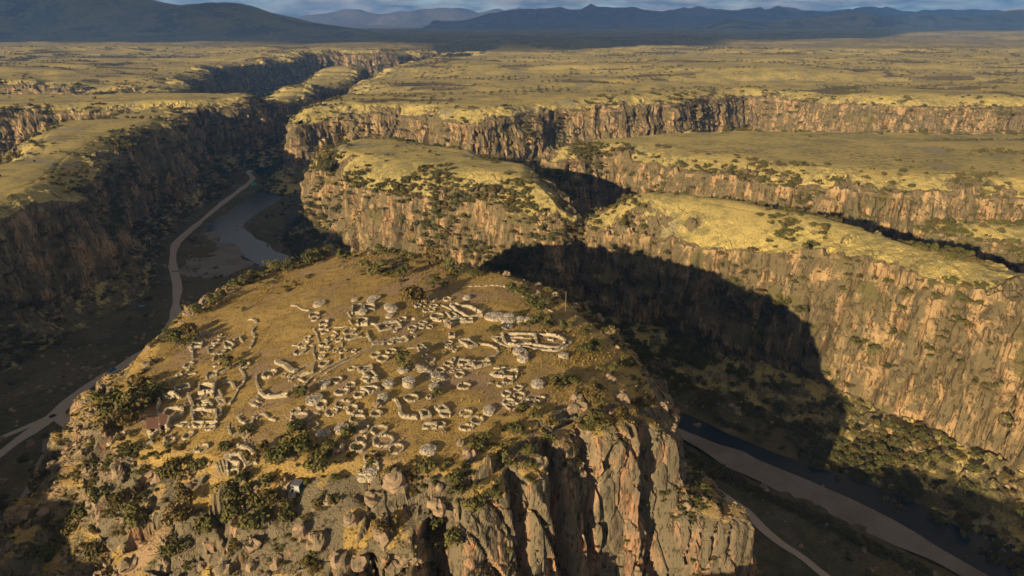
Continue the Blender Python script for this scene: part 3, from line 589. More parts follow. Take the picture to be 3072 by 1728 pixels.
 (-17.78, 179.53, 1.36, 0.6, 0.7, 1.05, 'small round stone ring around the round green bush, seventh from the left'),
 (-16.58, 177.68, 1.35, 0.6, 0.69, 1.05, 'small round stone ring around the round green bush, ninth from the left'),
 (-19.58, 177.51, 1.33, 0.6, 0.69, 0.4, 'low stone circle around the round green bush, third from the left'),
 (-17.69, 169.81, 1.26, 1.37, 1.42, 1.05, 'round dry-stone ring around the round green bush, eighth from the left'),
 (-16.58, 172.15, 1.36, 0.73, 0.81, 1.05, 'small round stone ring around the round green bush, eighth from the left'),
 (-22.31, 169.69, 1.41, 0.65, 0.75, 0.4, 'low stone circle around the round green bush, second from the left'),
 (-19.6, 165.8, 1.28, 1.34, 1.55, 1.05, 'round dry-stone ring around the round green bush, sixth from the left'),
 (-16.72, 168.31, 1.24, 0.64, 0.74, 0.4, 'low stone circle around the round green bush, fourth from the left'),
 (-14.95, 167.48, 1.2, 0.71, 0.77, 0.4, 'low stone circle around the round green bush, sixth from the left'),
 (-13.35, 167.1, 1.16, 0.85, 0.76, 0.4, 'low stone circle around the round green bush, seventh from the left'),
 (-11.48, 166.67, 1.15, 0.85, 0.76, 0.4, 'low stone circle around the round green bush, rightmost there'),
 (-16.37, 165.72, 1.26, 0.71, 0.75, 0.4, 'low stone circle around the round green bush, fifth from the left'),
 (-14.07, 163.44, 1.27, 1.33, 1.48, 1.05, 'round dry-stone ring around the round green bush, rightmost there'),
 (-11.82, 168.01, 1.15, 1.14, 1.08, 1.05, 'small round stone ring around the round green bush, rightmost there'),
 (-25.39, 150.52, 1.67, 1.83, 1.58, 1.05, 'round dry-stone ring in the lower field, fourth from the left'),
 (-21.04, 151.22, 1.48, 0.72, 0.83, 1.05, 'small round stone ring in the lower field, the only one there'),
 (-12.55, 157.33, 1.19, 1.83, 1.67, 1.05, 'round dry-stone ring in the lower field, seventh from the left'),
 (-16.25, 144.29, 0.89, 1.39, 1.22, 1.05, 'round dry-stone ring in the lower field, sixth from the left'),
 (-11.23, 144.69, 0.79, 1.58, 1.34, 1.05, 'round dry-stone ring in the lower field, eighth from the left'),
 (-8.44, 141.84, 0.52, 1.56, 1.65, 1.05, 'round dry-stone ring in the lower field, rightmost there'),
 (-10.77, 139.17, 0.33, 1.78, 1.26, 1.05, 'round dry-stone ring in the lower field, ninth from the left'),
 (-16.98, 140.06, 0.49, 1.17, 1.05, 1.05, 'round dry-stone ring in the lower field, fifth from the left'),
 (-33.01, 143.69, 1.25, 1.51, 1.23, 1.05, 'round dry-stone ring in the lower field, second from the left'),
 (-1.04, 160.21, 1.21, 1.44, 1.58, 1.05, 'round dry-stone ring on the right cliff shoulder, second from the left'),
 (-3.01, 158.45, 1.09, 1.09, 1.25, 1.05, 'small round stone ring on the right cliff shoulder, the only one there'),
 (1.67, 156.31, 1.21, 1.21, 1.24, 1.05, 'round dry-stone ring on the right cliff shoulder, fifth from the left'),
 (-1.4, 153.4, 1.19, 1.26, 1.45, 1.05, 'round dry-stone ring on the right cliff shoulder, leftmost there'),
 (1.84, 152.55, 1.23, 1.52, 1.46, 1.05, 'round dry-stone ring on the right cliff shoulder, sixth from the left'),
 (-34.76, 134.17, 0.46, 1.31, 1.33, 1.05, 'round dry-stone ring on the front lip, second from the left'),
 (-34.93, 131.1, 0.08, 1.76, 1.61, 1.55, 'tall round stone ring on the front lip, the only one there'),
 (-29.51, 133.45, 0.39, 2.32, 1.97, 1.05, 'broad round stone ring on the front lip, the only one there'),
 (-26.14, 130.76, 0.05, 1.7, 1.58, 1.05, 'round dry-stone ring in the lower field, third from the left'),
 (-31.16, 137.4, 0.75, 1.95, 1.72, 1.05, 'round dry-stone ring on the front lip, rightmost there'),
 (-31.75, 128.23, -0.33, 1.33, 1.13, 1.05, 'round dry-stone ring on the front lip, fourth from the left'),
 (-35.46, 138.27, 0.76, 1.71, 1.51, 1.05, 'round dry-stone ring on the front lip, third from the left'),
 (-0.92, 149.36, 1.1, 1.51, 1.4, 1.05, 'round dry-stone ring on the right cliff shoulder, third from the left'),
 (0.17, 147.71, 0.94, 1.83, 1.46, 1.05, 'round dry-stone ring on the right cliff shoulder, fourth from the left'),
 (4.08, 149.01, 1.12, 1.75, 1.48, 1.05, 'round dry-stone ring on the right cliff shoulder, seventh from the left'),
 (7.06, 150.64, 1.31, 1.35, 1.09, 1.05, 'round dry-stone ring on the right cliff shoulder, rightmost there'),
 (-102.82, 149.03, -9.64, 1.11, 1.07, 1.05, 'small round stone ring around the brown roofs, leftmost there'),
 (-99.73, 148.81, -8.5, 1.02, 1.07, 1.05, 'small round stone ring around the brown roofs, second from the left'),
]
DRUMS = [
 (-48.63, 217.92, 0.18, 1.52, 1.82, 1.1, 'rubble-topped stone drum above the long double wall, fourth from the left'),
 (-47.95, 220.94, 0.12, 2.08, 2.23, 1.1, 'rubble-topped stone drum above the long double wall, rightmost there'),
 (-49.03, 206.59, 0.84, 1.41, 1.69, 1.1, 'rubble-topped stone drum above the long double wall, third from the left'),
 (-54.84, 220.88, -0.44, 1.27, 1.49, 1.1, 'rubble-topped stone drum above the long double wall, second from the left'),
 (-67.4, 220.68, -1.82, 2.17, 2.48, 1.1, 'rubble-topped stone drum above the long double wall, leftmost there'),
 (-49.28, 158.14, 1.0, 1.57, 1.88, 1.1, 'rubble-topped stone drum below the long double wall, rightmost there'),
 (-50.05, 150.89, 0.88, 2.16, 2.3, 1.1, 'rubble-topped stone drum below the long double wall, leftmost there'),
 (-40.92, 210.47, 1.25, 1.73, 2.08, 1.1, 'rubble-topped stone drum in the crowded upper ruins, leftmost there'),
 (-39.46, 207.93, 1.39, 1.88, 2.26, 1.1, 'rubble-topped stone drum in the crowded upper ruins, third from the left'),
 (-39.54, 202.37, 1.55, 1.42, 1.71, 1.1, 'rubble-topped stone drum in the crowded upper ruins, second from the left'),
 (-15.59, 220.01, 0.79, 1.53, 1.84, 1.1, 'rubble-topped stone drum in the crowded upper ruins, rightmost there'),
 (-29.58, 164.8, 1.91, 1.55, 1.53, 1.1, 'rubble-topped stone drum around the round green bush, the only one there'),
 (-26.91, 157.48, 1.64, 1.69, 2.03, 1.9, 'tall rubble-topped stone drum in the lower field, the only one there'),
 (-32.17, 156.85, 1.87, 1.62, 1.94, 1.1, 'rubble-topped stone drum in the lower field, second from the left'),
 (-32.36, 149.9, 1.9, 1.37, 1.64, 1.1, 'rubble-topped stone drum in the lower field, leftmost there'),
 (-20.19, 156.11, 1.37, 1.41, 1.39, 1.1, 'rubble-topped stone drum in the lower field, fourth from the left'),
 (-5.69, 145.54, 0.81, 1.46, 1.76, 1.1, 'rubble-topped stone drum in the lower field, rightmost there'),
 (2.15, 177.24, 1.12, 1.95, 2.19, 1.1, 'rubble-topped stone drum by the apse-ended enclosure, fifth from the left'),
 (3.13, 172.53, 1.18, 1.68, 1.61, 1.1, 'rubble-topped stone drum by the apse-ended enclosure, seventh from the left'),
 (6.78, 158.03, 1.28, 1.77, 2.12, 1.1, 'rubble-topped stone drum on the right cliff shoulder, the only one there'),
 (14.76, 174.97, 1.09, 1.55, 1.32, 1.1, 'rubble-topped stone drum by the apse-ended enclosure, rightmost there'),
 (-1.72, 195.32, 0.91, 2.03, 1.78, 1.1, 'rubble-topped stone drum by the apse-ended enclosure, second from the left'),
 (-18.85, 130.27, -0.01, 1.99, 1.67, 1.1, 'rubble-topped stone drum in the lower field, third from the left'),
 (-30.88, 125.1, -2.22, 1.76, 2.08, 1.9, 'tall rubble-topped stone drum on the front lip, the only one there'),
 (-40.17, 138.05, 0.57, 1.59, 1.87, 1.1, 'rubble-topped stone drum on the front lip, rightmost there'),
 (-44.21, 136.53, 0.13, 1.82, 1.73, 1.1, 'rubble-topped stone drum on the front lip, leftmost there'),
 (-5.49, 202.38, 1.17, 3.34, 2.98, 1.1, 'rubble-topped stone drum by the apse-ended enclosure, leftmost there'),
 (-0.97, 202.31, 1.2, 1.83, 1.9, 1.1, 'rubble-topped stone drum by the apse-ended enclosure, fourth from the left'),
 (2.56, 200.44, 1.08, 1.71, 1.87, 1.1, 'rubble-topped stone drum by the apse-ended enclosure, sixth from the left'),
 (5.53, 199.65, 1.08, 1.6, 1.72, 1.1, 'rubble-topped stone drum by the apse-ended enclosure, eighth from the left'),
 (-1.17, 199.18, 1.05, 2.34, 2.11, 1.1, 'rubble-topped stone drum by the apse-ended enclosure, third from the left'),
]
ROOMS = [
 ([(-54.12, 213.89, -0.02), (-51.2, 215.11, 0.15), (-49.47, 206.53, 0.81), (-52.62, 206.42, 0.48)], 1.9, 'four-sided roofless stone room above the long double wall, leftmost there'),
 ([(-49.58, 201.38, 0.93), (-46.27, 200.74, 1.2), (-45.39, 195.17, 1.59), (-48.8, 196.22, 1.13)], 1.7, 'four-sided roofless stone room above the long double wall, second from the left'),
 ([(-50.25, 213.76, 0.34), (-46.67, 213.5, 0.64), (-45.72, 208.62, 1.07), (-49.14, 208.9, 0.77)], 1.4, 'four-sided roofless stone room above the long double wall, rightmost there'),
 ([(-42.26, 166.36, 1.72), (-38.82, 167.7, 1.98), (-37.91, 165.21, 2.01), (-41.13, 163.73, 1.85)], 1.1, 'four-sided roofless stone room below the long double wall, leftmost there'),
 ([(-39.92, 162.67, 1.9), (-38.1, 164.04, 1.96), (-35.82, 160.74, 1.85), (-37.53, 159.62, 1.84)], 1.3, 'four-sided roofless stone room below the long double wall, third from the left'),
 ([(-38.79, 154.82, 1.89), (-35.46, 155.2, 1.98), (-34.01, 153.84, 1.99), (-35.89, 151.92, 2.03)], 1.3, 'four-sided roofless stone room below the long double wall, rightmost there'),
 ([(-40.01, 160.4, 1.88), (-37.74, 160.74, 1.85), (-35.28, 159.29, 1.86), (-37.87, 157.9, 1.86)], 1.3, 'four-sided roofless stone room below the long double wall, second from the left'),
 ([(-42.17, 194.13, 1.85), (-36.56, 198.37, 1.75), (-34.48, 193.37, 1.84), (-40.67, 190.33, 1.82)], 1.2, 'four-sided roofless stone room in the crowded upper ruins, leftmost there'),
 ([(-21.65, 205.63, 1.25), (-19.83, 206.24, 1.18), (-17.16, 202.24, 1.24), (-19.79, 201.7, 1.3)], 1.1, 'four-sided roofless stone room in the crowded upper ruins, rightmost there'),
 ([(-32.23, 216.67, 0.89), (-29.42, 216.85, 0.81), (-29.3, 214.39, 0.96), (-31.74, 214.27, 1.01)], 1.0, 'four-sided roofless stone room in the crowded upper ruins, second from the left'),
 ([(-20.75, 211.34, 1.12), (-18.97, 208.6, 1.13), (-17.01, 205.03, 1.16), (-14.1, 201.62, 1.16), (-9.68, 203.37, 1.13), (-9.84, 205.13, 1.11), (-12.26, 207.89, 1.06), (-14.68, 211.2, 0.99), (-16.93, 211.15, 1.01), (-19.31, 212.77, 1.0)], 2.0, 'many-sided roofless stone building in the crowded upper ruins, rightmost there'),
 ([(-21.83, 198.81, 1.44), (-20.34, 196.82, 1.42), (-12.64, 198.87, 1.05), (-12.8, 200.44, 1.08), (-17.46, 199.71, 1.31)], 1.5, 'many-sided roofless stone building in the crowded upper ruins, leftmost there'),
 ([(-19.18, 189.11, 1.26), (-17.62, 189.23, 1.21), (-17.42, 186.76, 1.31), (-18.97, 186.66, 1.36)], 1.8, 'four-sided roofless stone room around the round green bush, third from the left'),
 ([(-36.23, 184.55, 1.85), (-32.12, 185.95, 1.88), (-30.97, 183.38, 1.9), (-33.79, 182.75, 1.86)], 1.1, 'four-sided roofless stone room around the round green bush, second from the left'),
 ([(-41.01, 181.21, 1.85), (-38.33, 183.28, 1.88), (-37.78, 181.06, 1.93), (-40.46, 179.93, 1.88)], 1.0, 'four-sided roofless stone room around the round green bush, leftmost there'),
 ([(-15.7, 184.41, 1.25), (-13.12, 185.02, 1.13), (-10.31, 181.27, 1.22), (-12.49, 179.54, 1.22)], 1.6, 'four-sided roofless stone room around the round green bush, fifth from the left'),
 ([(-14.89, 171.12, 1.32), (-11.88, 171.71, 1.26), (-11.75, 169.38, 1.16), (-14.88, 169.0, 1.2)], 1.5, 'four-sided roofless stone room around the round green bush, fourth from the left'),
 ([(-11.38, 170.41, 1.19), (-6.97, 172.47, 1.11), (-5.88, 169.83, 1.16), (-10.22, 167.38, 1.15)], 1.3, 'four-sided roofless stone room around the round green bush, rightmost there'),
 ([(-22.52, 144.36, 1.07), (-20.57, 144.88, 1.04), (-19.74, 143.05, 0.85), (-21.63, 142.14, 0.83)], 1.7, 'four-sided roofless stone room in the lower field, leftmost there'),
 ([(-18.9, 146.34, 1.15), (-17.15, 147.36, 1.13), (-15.58, 145.43, 0.96), (-17.53, 144.65, 1.0)], 1.3, 'four-sided roofless stone room in the lower field, rightmost there'),
 ([(-21.12, 139.76, 0.67), (-18.09, 140.14, 0.57), (-18.0, 138.62, 0.54), (-21.07, 138.31, 0.59)], 1.2, 'four-sided roofless stone room in the lower field, second from the left'),
 ([(-5.82, 164.14, 1.12), (-2.62, 165.7, 1.08), (1.62, 166.3, 1.09), (1.03, 161.62, 1.22), (-2.44, 162.29, 1.17), (-4.39, 162.69, 1.11)], 1.2, 'many-sided roofless stone building by the apse-ended enclosure, the only one there'),
 ([(-104.68, 202.23, -8.19), (-101.26, 201.5, -7.84), (-100.36, 198.63, -7.76), (-103.89, 198.56, -8.09)], 1.4, 'four-sided roofless stone room on the upper left slope, second from the left'),
 ([(-93.81, 200.86, -6.96), (-90.73, 199.15, -6.52), (-88.14, 195.62, -5.92), (-88.38, 193.69, -5.89), (-91.62, 196.29, -6.61)], 1.2, 'many-sided roofless stone building on the upper left slope, the only one there'),
 ([(-87.51, 168.39, -5.49), (-82.61, 167.07, -4.44), (-80.82, 162.13, -4.09), (-85.77, 163.79, -5.19)], 2.6, 'four-sided roofless stone room around the brown roofs, second from the left'),
 ([(-88.93, 177.17, -5.82), (-85.89, 177.65, -5.39), (-85.65, 175.18, -5.43), (-87.96, 173.8, -5.69)], 1.5, 'four-sided roofless stone room on the upper left slope, rightmost there'),
 ([(-95.82, 170.83, -7.07), (-92.08, 171.31, -6.34), (-90.3, 168.37, -6.03), (-94.32, 167.99, -6.81)], 2.0, 'four-sided roofless stone room on the upper left slope, leftmost there'),
 ([(-83.52, 154.06, -4.65), (-80.3, 153.96, -4.13), (-76.26, 152.55, -3.43), (-73.54, 146.6, -3.11), (-80.51, 148.49, -4.44)], 1.8, 'many-sided roofless stone building around the brown roofs, the only one there'),
 ([(-80.76, 148.53, -4.47), (-77.35, 147.78, -3.85), (-77.08, 146.21, -3.91), (-79.76, 146.83, -4.45)], 1.2, 'four-sided roofless stone room around the brown roofs, leftmost there'),
 ([(-81.84, 163.04, -4.32), (-79.95, 163.41, -3.89), (-77.76, 160.16, -3.46), (-79.65, 159.22, -3.87)], 1.4, 'four-sided roofless stone room around the brown roofs, third from the left'),
 ([(-78.29, 158.17, -3.64), (-76.38, 157.95, -3.36), (-75.46, 156.38, -3.21), (-76.4, 155.92, -3.41)], 1.0, 'four-sided roofless stone room around the brown roofs, rightmost there'),
 ([(-65.02, 130.82, -3.69), (-61.77, 129.71, -3.44), (-61.48, 128.11, -4.53), (-64.09, 128.3, -5.03)], 2.0, 'four-sided roofless stone room on the front lip, the only one there'),
]
WALLS = [
 ([(-91.74, 217.48, -6.35), (-89.6, 216.64, -5.98), (-86.92, 212.14, -5.73), (-86.5, 206.54, -5.66), (-83.83, 201.16, -5.03), (-82.33, 195.6, -4.76), (-81.94, 192.23, -4.75)], 0.9, 0.7, 'long dry-stone wall above the long double wall, the only one there'),
 ([(-82.03, 181.43, -4.53), (-78.19, 175.15, -3.61), (-75.41, 170.63, -3.02), (-74.26, 167.19, -2.77), (-74.08, 163.27, -2.68)], 0.7, 0.9, 'long dry-stone wall on the upper left slope, the only one there'),
 ([(-88.25, 174.26, -5.74), (-84.56, 176.44, -5.23), (-82.31, 178.64, -4.69), (-81.49, 180.18, -4.47)], 0.9, 1.6, 'curved dry-stone wall on the upper left slope, fourth from the left'),
 ([(-106.79, 207.09, -8.5), (-104.33, 208.72, -8.31)], 0.7, 1.2, 'short straight stone wall on the upper left slope, second from the left'),
 ([(-106.16, 205.68, -8.4), (-102.89, 205.81, -8.08)], 0.7, 1.2, 'short straight stone wall on the upper left slope, third from the left'),
 ([(-105.26, 200.14, -8.25), (-102.0, 195.55, -7.84), (-99.22, 189.77, -7.29)], 0.8, 1.0, 'curved dry-stone wall on the upper left slope, second from the left'),
 ([(-98.59, 198.92, -7.53), (-95.5, 192.9, -6.94), (-92.36, 191.0, -6.35)], 0.6, 0.8, 'curved dry-stone wall on the upper left slope, third from the left'),
 ([(-92.36, 191.0, -6.35), (-91.23, 185.96, -6.11)], 0.6, 0.8, 'short straight stone wall on the upper left slope, fourth from the left'),
 ([(-100.27, 172.1, -7.75), (-99.36, 175.0, -7.5), (-98.42, 178.25, -7.4)], 0.9, 1.6, 'curved dry-stone wall on the upper left slope, leftmost there'),
 ([(-96.88, 179.18, -7.19), (-93.5, 179.03, -6.6)], 0.8, 1.0, 'short straight stone wall on the upper left slope, leftmost there'),
 ([(-90.3, 200.91, -6.45), (-89.75, 203.53, -6.38), (-86.75, 198.45, -5.64)], 0.7, 1.1, 'curved dry-stone wall on the upper left slope, rightmost there'),
 ([(-80.76, 167.97, -4.1), (-78.51, 168.31, -3.63), (-75.77, 163.99, -3.0)], 0.8, 1.3, 'curved dry-stone wall on the upper left slope, fifth from the left'),
 ([(-83.95, 171.41, -4.93), (-81.98, 164.67, -4.29)], 0.8, 2.0, 'short straight stone wall on the upper left slope, rightmost there'),
 ([(-74.23, 163.31, -2.71), (-74.05, 159.83, -2.79), (-73.54, 154.57, -2.83)], 0.7, 1.0, 'curved dry-stone wall around the brown roofs, twelfth from the left'),
 ([(-92.32, 142.69, -7.92), (-89.9, 142.26, -7.03), (-88.29, 143.1, -6.4)], 0.9, 1.8, 'curved dry-stone wall around the brown roofs, leftmost there'),
 ([(-89.95, 144.62, -6.63), (-88.24, 147.18, -6.03)], 0.9, 2.0, 'short straight stone wall around the brown roofs, leftmost there'),
 ([(-70.14, 145.53, -2.46), (-69.25, 142.86, -2.53), (-67.73, 140.57, -2.5)], 0.6, 0.8, 'curved dry-stone wall around the brown roofs, eleventh from the left'),
 ([(-64.08, 146.95, -1.39), (-63.65, 143.9, -1.55), (-64.5, 141.54, -1.94), (-66.74, 139.67, -2.47)], 0.7, 1.0, 'curved dry-stone wall around the brown roofs, rightmost there'),
 ([(-68.69, 147.64, -1.99), (-67.3, 145.65, -1.94), (-64.42, 143.43, -1.72)], 0.6, 0.8, 'curved dry-stone wall around the brown roofs, fourteenth from the left'),
 ([(-68.73, 147.74, -1.99), (-68.49, 148.53, -1.88), (-67.32, 148.95, -1.69)], 0.6, 0.7, 'curved dry-stone wall around the brown roofs, thirteenth from the left'),
 ([(-62.97, 145.21, -1.31), (-63.17, 146.55, -1.25), (-61.76, 147.07, -0.98)], 0.6, 0.7, 'curved dry-stone wall below the long double wall, sixth from the left'),
 ([(-64.68, 136.53, -2.52), (-62.17, 134.73, -2.3), (-60.47, 133.36, -2.22), (-58.6, 131.47, -2.17)], 0.8, 1.2, 'curved dry-stone wall on the front lip, fourth from the left'),
 ([(-84.25, 155.97, -4.8), (-81.66, 151.72, -4.39)], 0.7, 1.6, 'short straight stone wall around the brown roofs, sixth from the left'),
 ([(-82.69, 159.09, -4.56), (-81.25, 159.08, -4.23), (-78.34, 155.18, -3.8)], 0.7, 1.5, 'curved dry-stone wall around the brown roofs, ninth from the left'),
 ([(-76.25, 154.13, -3.42), (-75.09, 152.98, -3.19), (-73.86, 150.02, -2.91), (-74.24, 147.93, -3.13)], 0.7, 1.4, 'curved dry-stone wall around the brown roofs, tenth from the left'),
 ([(-89.11, 164.56, -5.75), (-84.5, 157.28, -4.85)], 0.8, 2.2, 'short straight stone wall around the brown roofs, fifth from the left'),
 ([(-99.03, 169.99, -7.7), (-96.26, 164.95, -7.28)], 0.8, 2.2, 'short straight stone wall around the brown roofs, third from the left'),
 ([(-99.17, 170.22, -7.71), (-96.77, 170.3, -7.25)], 0.8, 2.0, 'short straight stone wall around the brown roofs, fourth from the left'),
 ([(-85.64, 159.97, -5.13), (-83.84, 160.76, -4.8), (-82.82, 161.73, -4.56)], 0.8, 1.6, 'curved dry-stone wall around the brown roofs, eighth from the left'),
 ([(-91.12, 153.93, -6.23), (-91.73, 157.74, -6.36), (-87.55, 157.06, -5.48), (-85.63, 153.26, -5.05), (-87.47, 152.16, -5.45)], 0.8, 1.9, 'curved dry-stone wall around the brown roofs, third from the left'),
 ([(-98.68, 166.14, -7.73), (-96.53, 163.3, -7.37), (-95.15, 159.09, -7.12)], 0.9, 1.8, 'curved dry-stone wall around the brown roofs, second from the left'),
 ([(-94.25, 157.23, -6.87), (-91.58, 153.04, -6.32)], 0.7, 1.4, 'short straight stone wall around the brown roofs, second from the left'),
 ([(-86.38, 147.33, -5.71), (-86.81, 148.85, -5.62), (-84.8, 148.9, -5.2), (-82.85, 147.9, -4.87)], 0.8, 1.3, 'curved dry-stone wall around the brown roofs, fourth from the left'),
 ([(-84.15, 149.57, -4.95), (-82.34, 149.48, -4.59), (-80.92, 147.14, -4.62)], 0.7, 1.2, 'curved dry-stone wall around the brown roofs, fifth from the left'),
 ([(-82.15, 157.81, -4.41), (-80.46, 157.51, -4.07)], 0.6, 1.2, 'short straight stone wall around the brown roofs, ninth from the left'),
 ([(-81.55, 156.43, -4.29), (-79.93, 156.24, -4.02)], 0.6, 1.2, 'short straight stone wall around the brown roofs, tenth from the left'),
 ([(-80.98, 155.12, -4.21), (-79.71, 155.06, -4.02)], 0.6, 1.2, 'short straight stone wall around the brown roofs, eighth from the left'),
 ([(-81.11, 154.15, -4.24), (-79.46, 151.59, -4.07)], 0.6, 1.2, 'short straight stone wall around the brown roofs, seventh from the left'),
 ([(-84.01, 158.46, -4.8), (-82.32, 156.27, -4.43), (-82.52, 154.51, -4.46)], 0.6, 1.2, 'curved dry-stone wall around the brown roofs, seventh from the left'),
 ([(-76.13, 145.29, -3.77), (-73.72, 145.24, -3.29)], 0.7, 1.0, 'short straight stone wall around the brown roofs, rightmost there'),
 ([(-88.41, 160.2, -5.71), (-87.09, 158.3, -5.37), (-85.2, 157.91, -4.98)], 0.6, 1.0, 'curved dry-stone wall around the brown roofs, sixth from the left'),
 ([(-66.0, 132.27, -3.25), (-65.1, 132.77, -3.03), (-62.52, 132.4, -2.64), (-60.79, 130.12, -3.0)], 1.0, 1.6, 'curved dry-stone wall on the front lip, leftmost there'),
 ([(-78.93, 224.85, -4.01), (-75.72, 222.33, -3.36), (-72.58, 217.94, -2.79), (-69.85, 216.02, -2.36)], 0.6, 0.8, 'curved dry-stone wall above the long double wall, leftmost there'),
 ([(-63.33, 198.38, -1.13), (-61.32, 194.15, -0.62), (-59.29, 189.05, -0.35), (-58.1, 185.77, -0.17)], 0.6, 0.8, 'curved dry-stone wall above the long double wall, third from the left'),
 ([(-60.75, 185.6, -0.6), (-59.57, 184.8, -0.38), (-58.22, 179.59, -0.2), (-56.08, 174.32, 0.13)], 0.6, 0.8, 'curved dry-stone wall above the long double wall, second from the left'),
 ([(-60.26, 179.99, -0.57), (-58.8, 181.44, -0.28)], 0.6, 0.8, 'short straight stone wall above the long double wall, second from the left'),
 ([(-49.08, 184.36, 1.34), (-46.38, 186.33, 1.61), (-43.57, 187.11, 1.67)], 0.7, 0.7, 'curved dry-stone wall above the long double wall, fifth from the left'),
 ([(-44.37, 189.59, 1.66), (-42.11, 183.68, 1.78), (-41.63, 184.41, 1.77)], 0.5, 0.8, 'curved dry-stone wall above the long double wall, seventh from the left'),
 ([(-55.05, 209.67, 0.02), (-52.08, 202.67, 0.64)], 0.5, 0.7, 'short straight stone wall above the long double wall, sixth from the left'),
 ([(-52.39, 201.06, 0.62), (-50.68, 197.17, 0.91)], 0.5, 0.7, 'short straight stone wall above the long double wall, rightmost there'),
 ([(-56.22, 194.77, 0.16), (-53.39, 190.59, 0.68)], 0.5, 0.8, 'short straight stone wall above the long double wall, third from the left'),
 ([(-50.87, 185.33, 1.14), (-49.96, 180.76, 1.14)], 0.5, 0.7, 'short straight stone wall above the long double wall, fifth from the left'),
 ([(-49.62, 176.72, 1.19), (-48.67, 172.71, 1.24)], 0.5, 0.6, 'short straight stone wall above the long double wall, fourth from the left'),
 ([(-56.33, 196.61, 0.15), (-53.73, 196.12, 0.55), (-51.87, 196.61, 0.78)], 0.6, 0.9, 'curved dry-stone wall above the long double wall, fourth from the left'),
 ([(-45.72, 197.13, 1.47), (-42.88, 195.2, 1.8), (-41.78, 192.77, 1.84)], 0.6, 0.7, 'curved dry-stone wall above the long double wall, eighth from the left'),
 ([(-67.08, 188.05, -1.79), (-64.59, 186.73, -1.32)], 0.7, 0.8, 'short straight stone wall above the long double wall, leftmost there'),
 ([(-55.16, 158.71, 0.22), (-54.31, 163.62, 0.32), (-52.78, 165.85, 0.55), (-49.44, 169.8, 1.03), (-47.3, 171.93, 1.39), (-44.11, 175.57, 1.68), (-38.72, 180.79, 1.94), (-36.61, 183.03, 1.87)], 0.7, 0.8, 'long dry-stone wall below the long double wall, rightmost there'),
 ([(-53.04, 162.06, 0.51), (-49.49, 167.01, 1.01), (-46.65, 170.3, 1.37), (-41.75, 174.92, 1.79)], 0.7, 0.6, 'long dry-stone wall below the long double wall, leftmost there'),
 ([(-68.37, 177.35, -2.15), (-65.11, 173.93, -1.38), (-61.82, 170.06, -0.99), (-59.75, 168.08, -0.59)], 2.2, 1.5, 'curved dry-stone wall below the long double wall, tenth from the left'),
 ([(-59.98, 168.74, -0.64), (-59.62, 169.51, -0.56), (-58.17, 171.14, -0.28), (-55.98, 172.87, 0.13)], 0.6, 1.0, 'curved dry-stone wall below the long double wall, twelfth from the left'),
 ([(-54.88, 166.26, 0.24), (-55.95, 171.73, 0.11)], 0.7, 1.2, 'short straight stone wall below the long double wall, rightmost there'),
 ([(-59.56, 164.62, -0.49), (-58.38, 165.48, -0.31), (-54.78, 166.49, 0.26)], 0.8, 1.5, 'curved dry-stone wall below the long double wall, eleventh from the left'),
 ([(-72.02, 170.3, -2.5), (-70.26, 165.41, -2.1), (-67.97, 161.06, -1.57), (-66.54, 159.8, -1.33)], 0.7, 0.8, 'curved dry-stone wall below the long double wall, fourth from the left'),
 ([(-66.9, 158.63, -1.42), (-64.57, 155.87, -1.23), (-63.54, 155.3, -1.06)], 0.9, 1.8, 'curved dry-stone wall below the long double wall, seventh from the left'),
 ([(-63.65, 155.23, -1.08), (-61.15, 154.74, -0.64), (-58.11, 154.62, -0.11)], 0.9, 1.9, 'curved dry-stone wall below the long double wall, ninth from the left'),
 ([(-67.06, 157.29, -1.52), (-66.07, 155.63, -1.48), (-64.72, 154.52, -1.29)], 0.7, 0.9, 'curved dry-stone wall below the long double wall, fifth from the left'),
 ([(-67.26, 155.87, -1.62), (-65.93, 154.05, -1.47), (-64.35, 153.08, -1.2)], 0.7, 0.9, 'curved dry-stone wall below the long double wall, third from the left'),
 ([(-67.66, 155.45, -1.68), (-66.36, 153.37, -1.53), (-64.8, 152.41, -1.27)], 0.7, 0.9, 'curved dry-stone wall below the long double wall, second from the left'),
 ([(-67.9, 154.23, -1.73), (-66.54, 152.36, -1.54), (-64.54, 151.3, -1.21)], 0.7, 0.9, 'curved dry-stone wall below the long double wall, leftmost there'),
 ([(-57.92, 163.75, -0.17), (-55.14, 161.03, 0.23)], 0.6, 0.7, 'short straight stone wall below the long double wall, leftmost there'),
 ([(-48.41, 145.86, 0.56), (-47.59, 144.69, 0.55), (-46.71, 144.29, 0.64)], 0.7, 0.7, 'curved dry-stone wall below the long double wall, rightmost there'),
 ([(-64.36, 146.98, -1.43), (-64.02, 144.54, -1.54), (-64.31, 142.05, -1.86)], 0.7, 0.9, 'curved dry-stone wall on the front lip, fifth from the left'),
 ([(-63.43, 146.92, -1.28), (-61.88, 147.4, -0.97), (-59.59, 144.81, -0.85), (-57.74, 143.86, -0.7)], 0.6, 0.7, 'curved dry-stone wall below the long double wall, eighth from the left'),
 ([(-25.32, 199.58, 1.46), (-22.48, 198.34, 1.47)], 0.7, 1.0, 'short straight stone wall in the crowded upper ruins, third from the left'),
 ([(-24.1, 213.12, 0.97), (-21.96, 210.82, 1.17), (-20.05, 208.62, 1.16)], 0.7, 1.1, 'curved dry-stone wall in the crowded upper ruins, the only one there'),
 ([(-16.38, 180.68, 1.3), (-13.9, 182.26, 1.2)], 0.5, 0.5, 'short straight stone wall around the round green bush, rightmost there'),
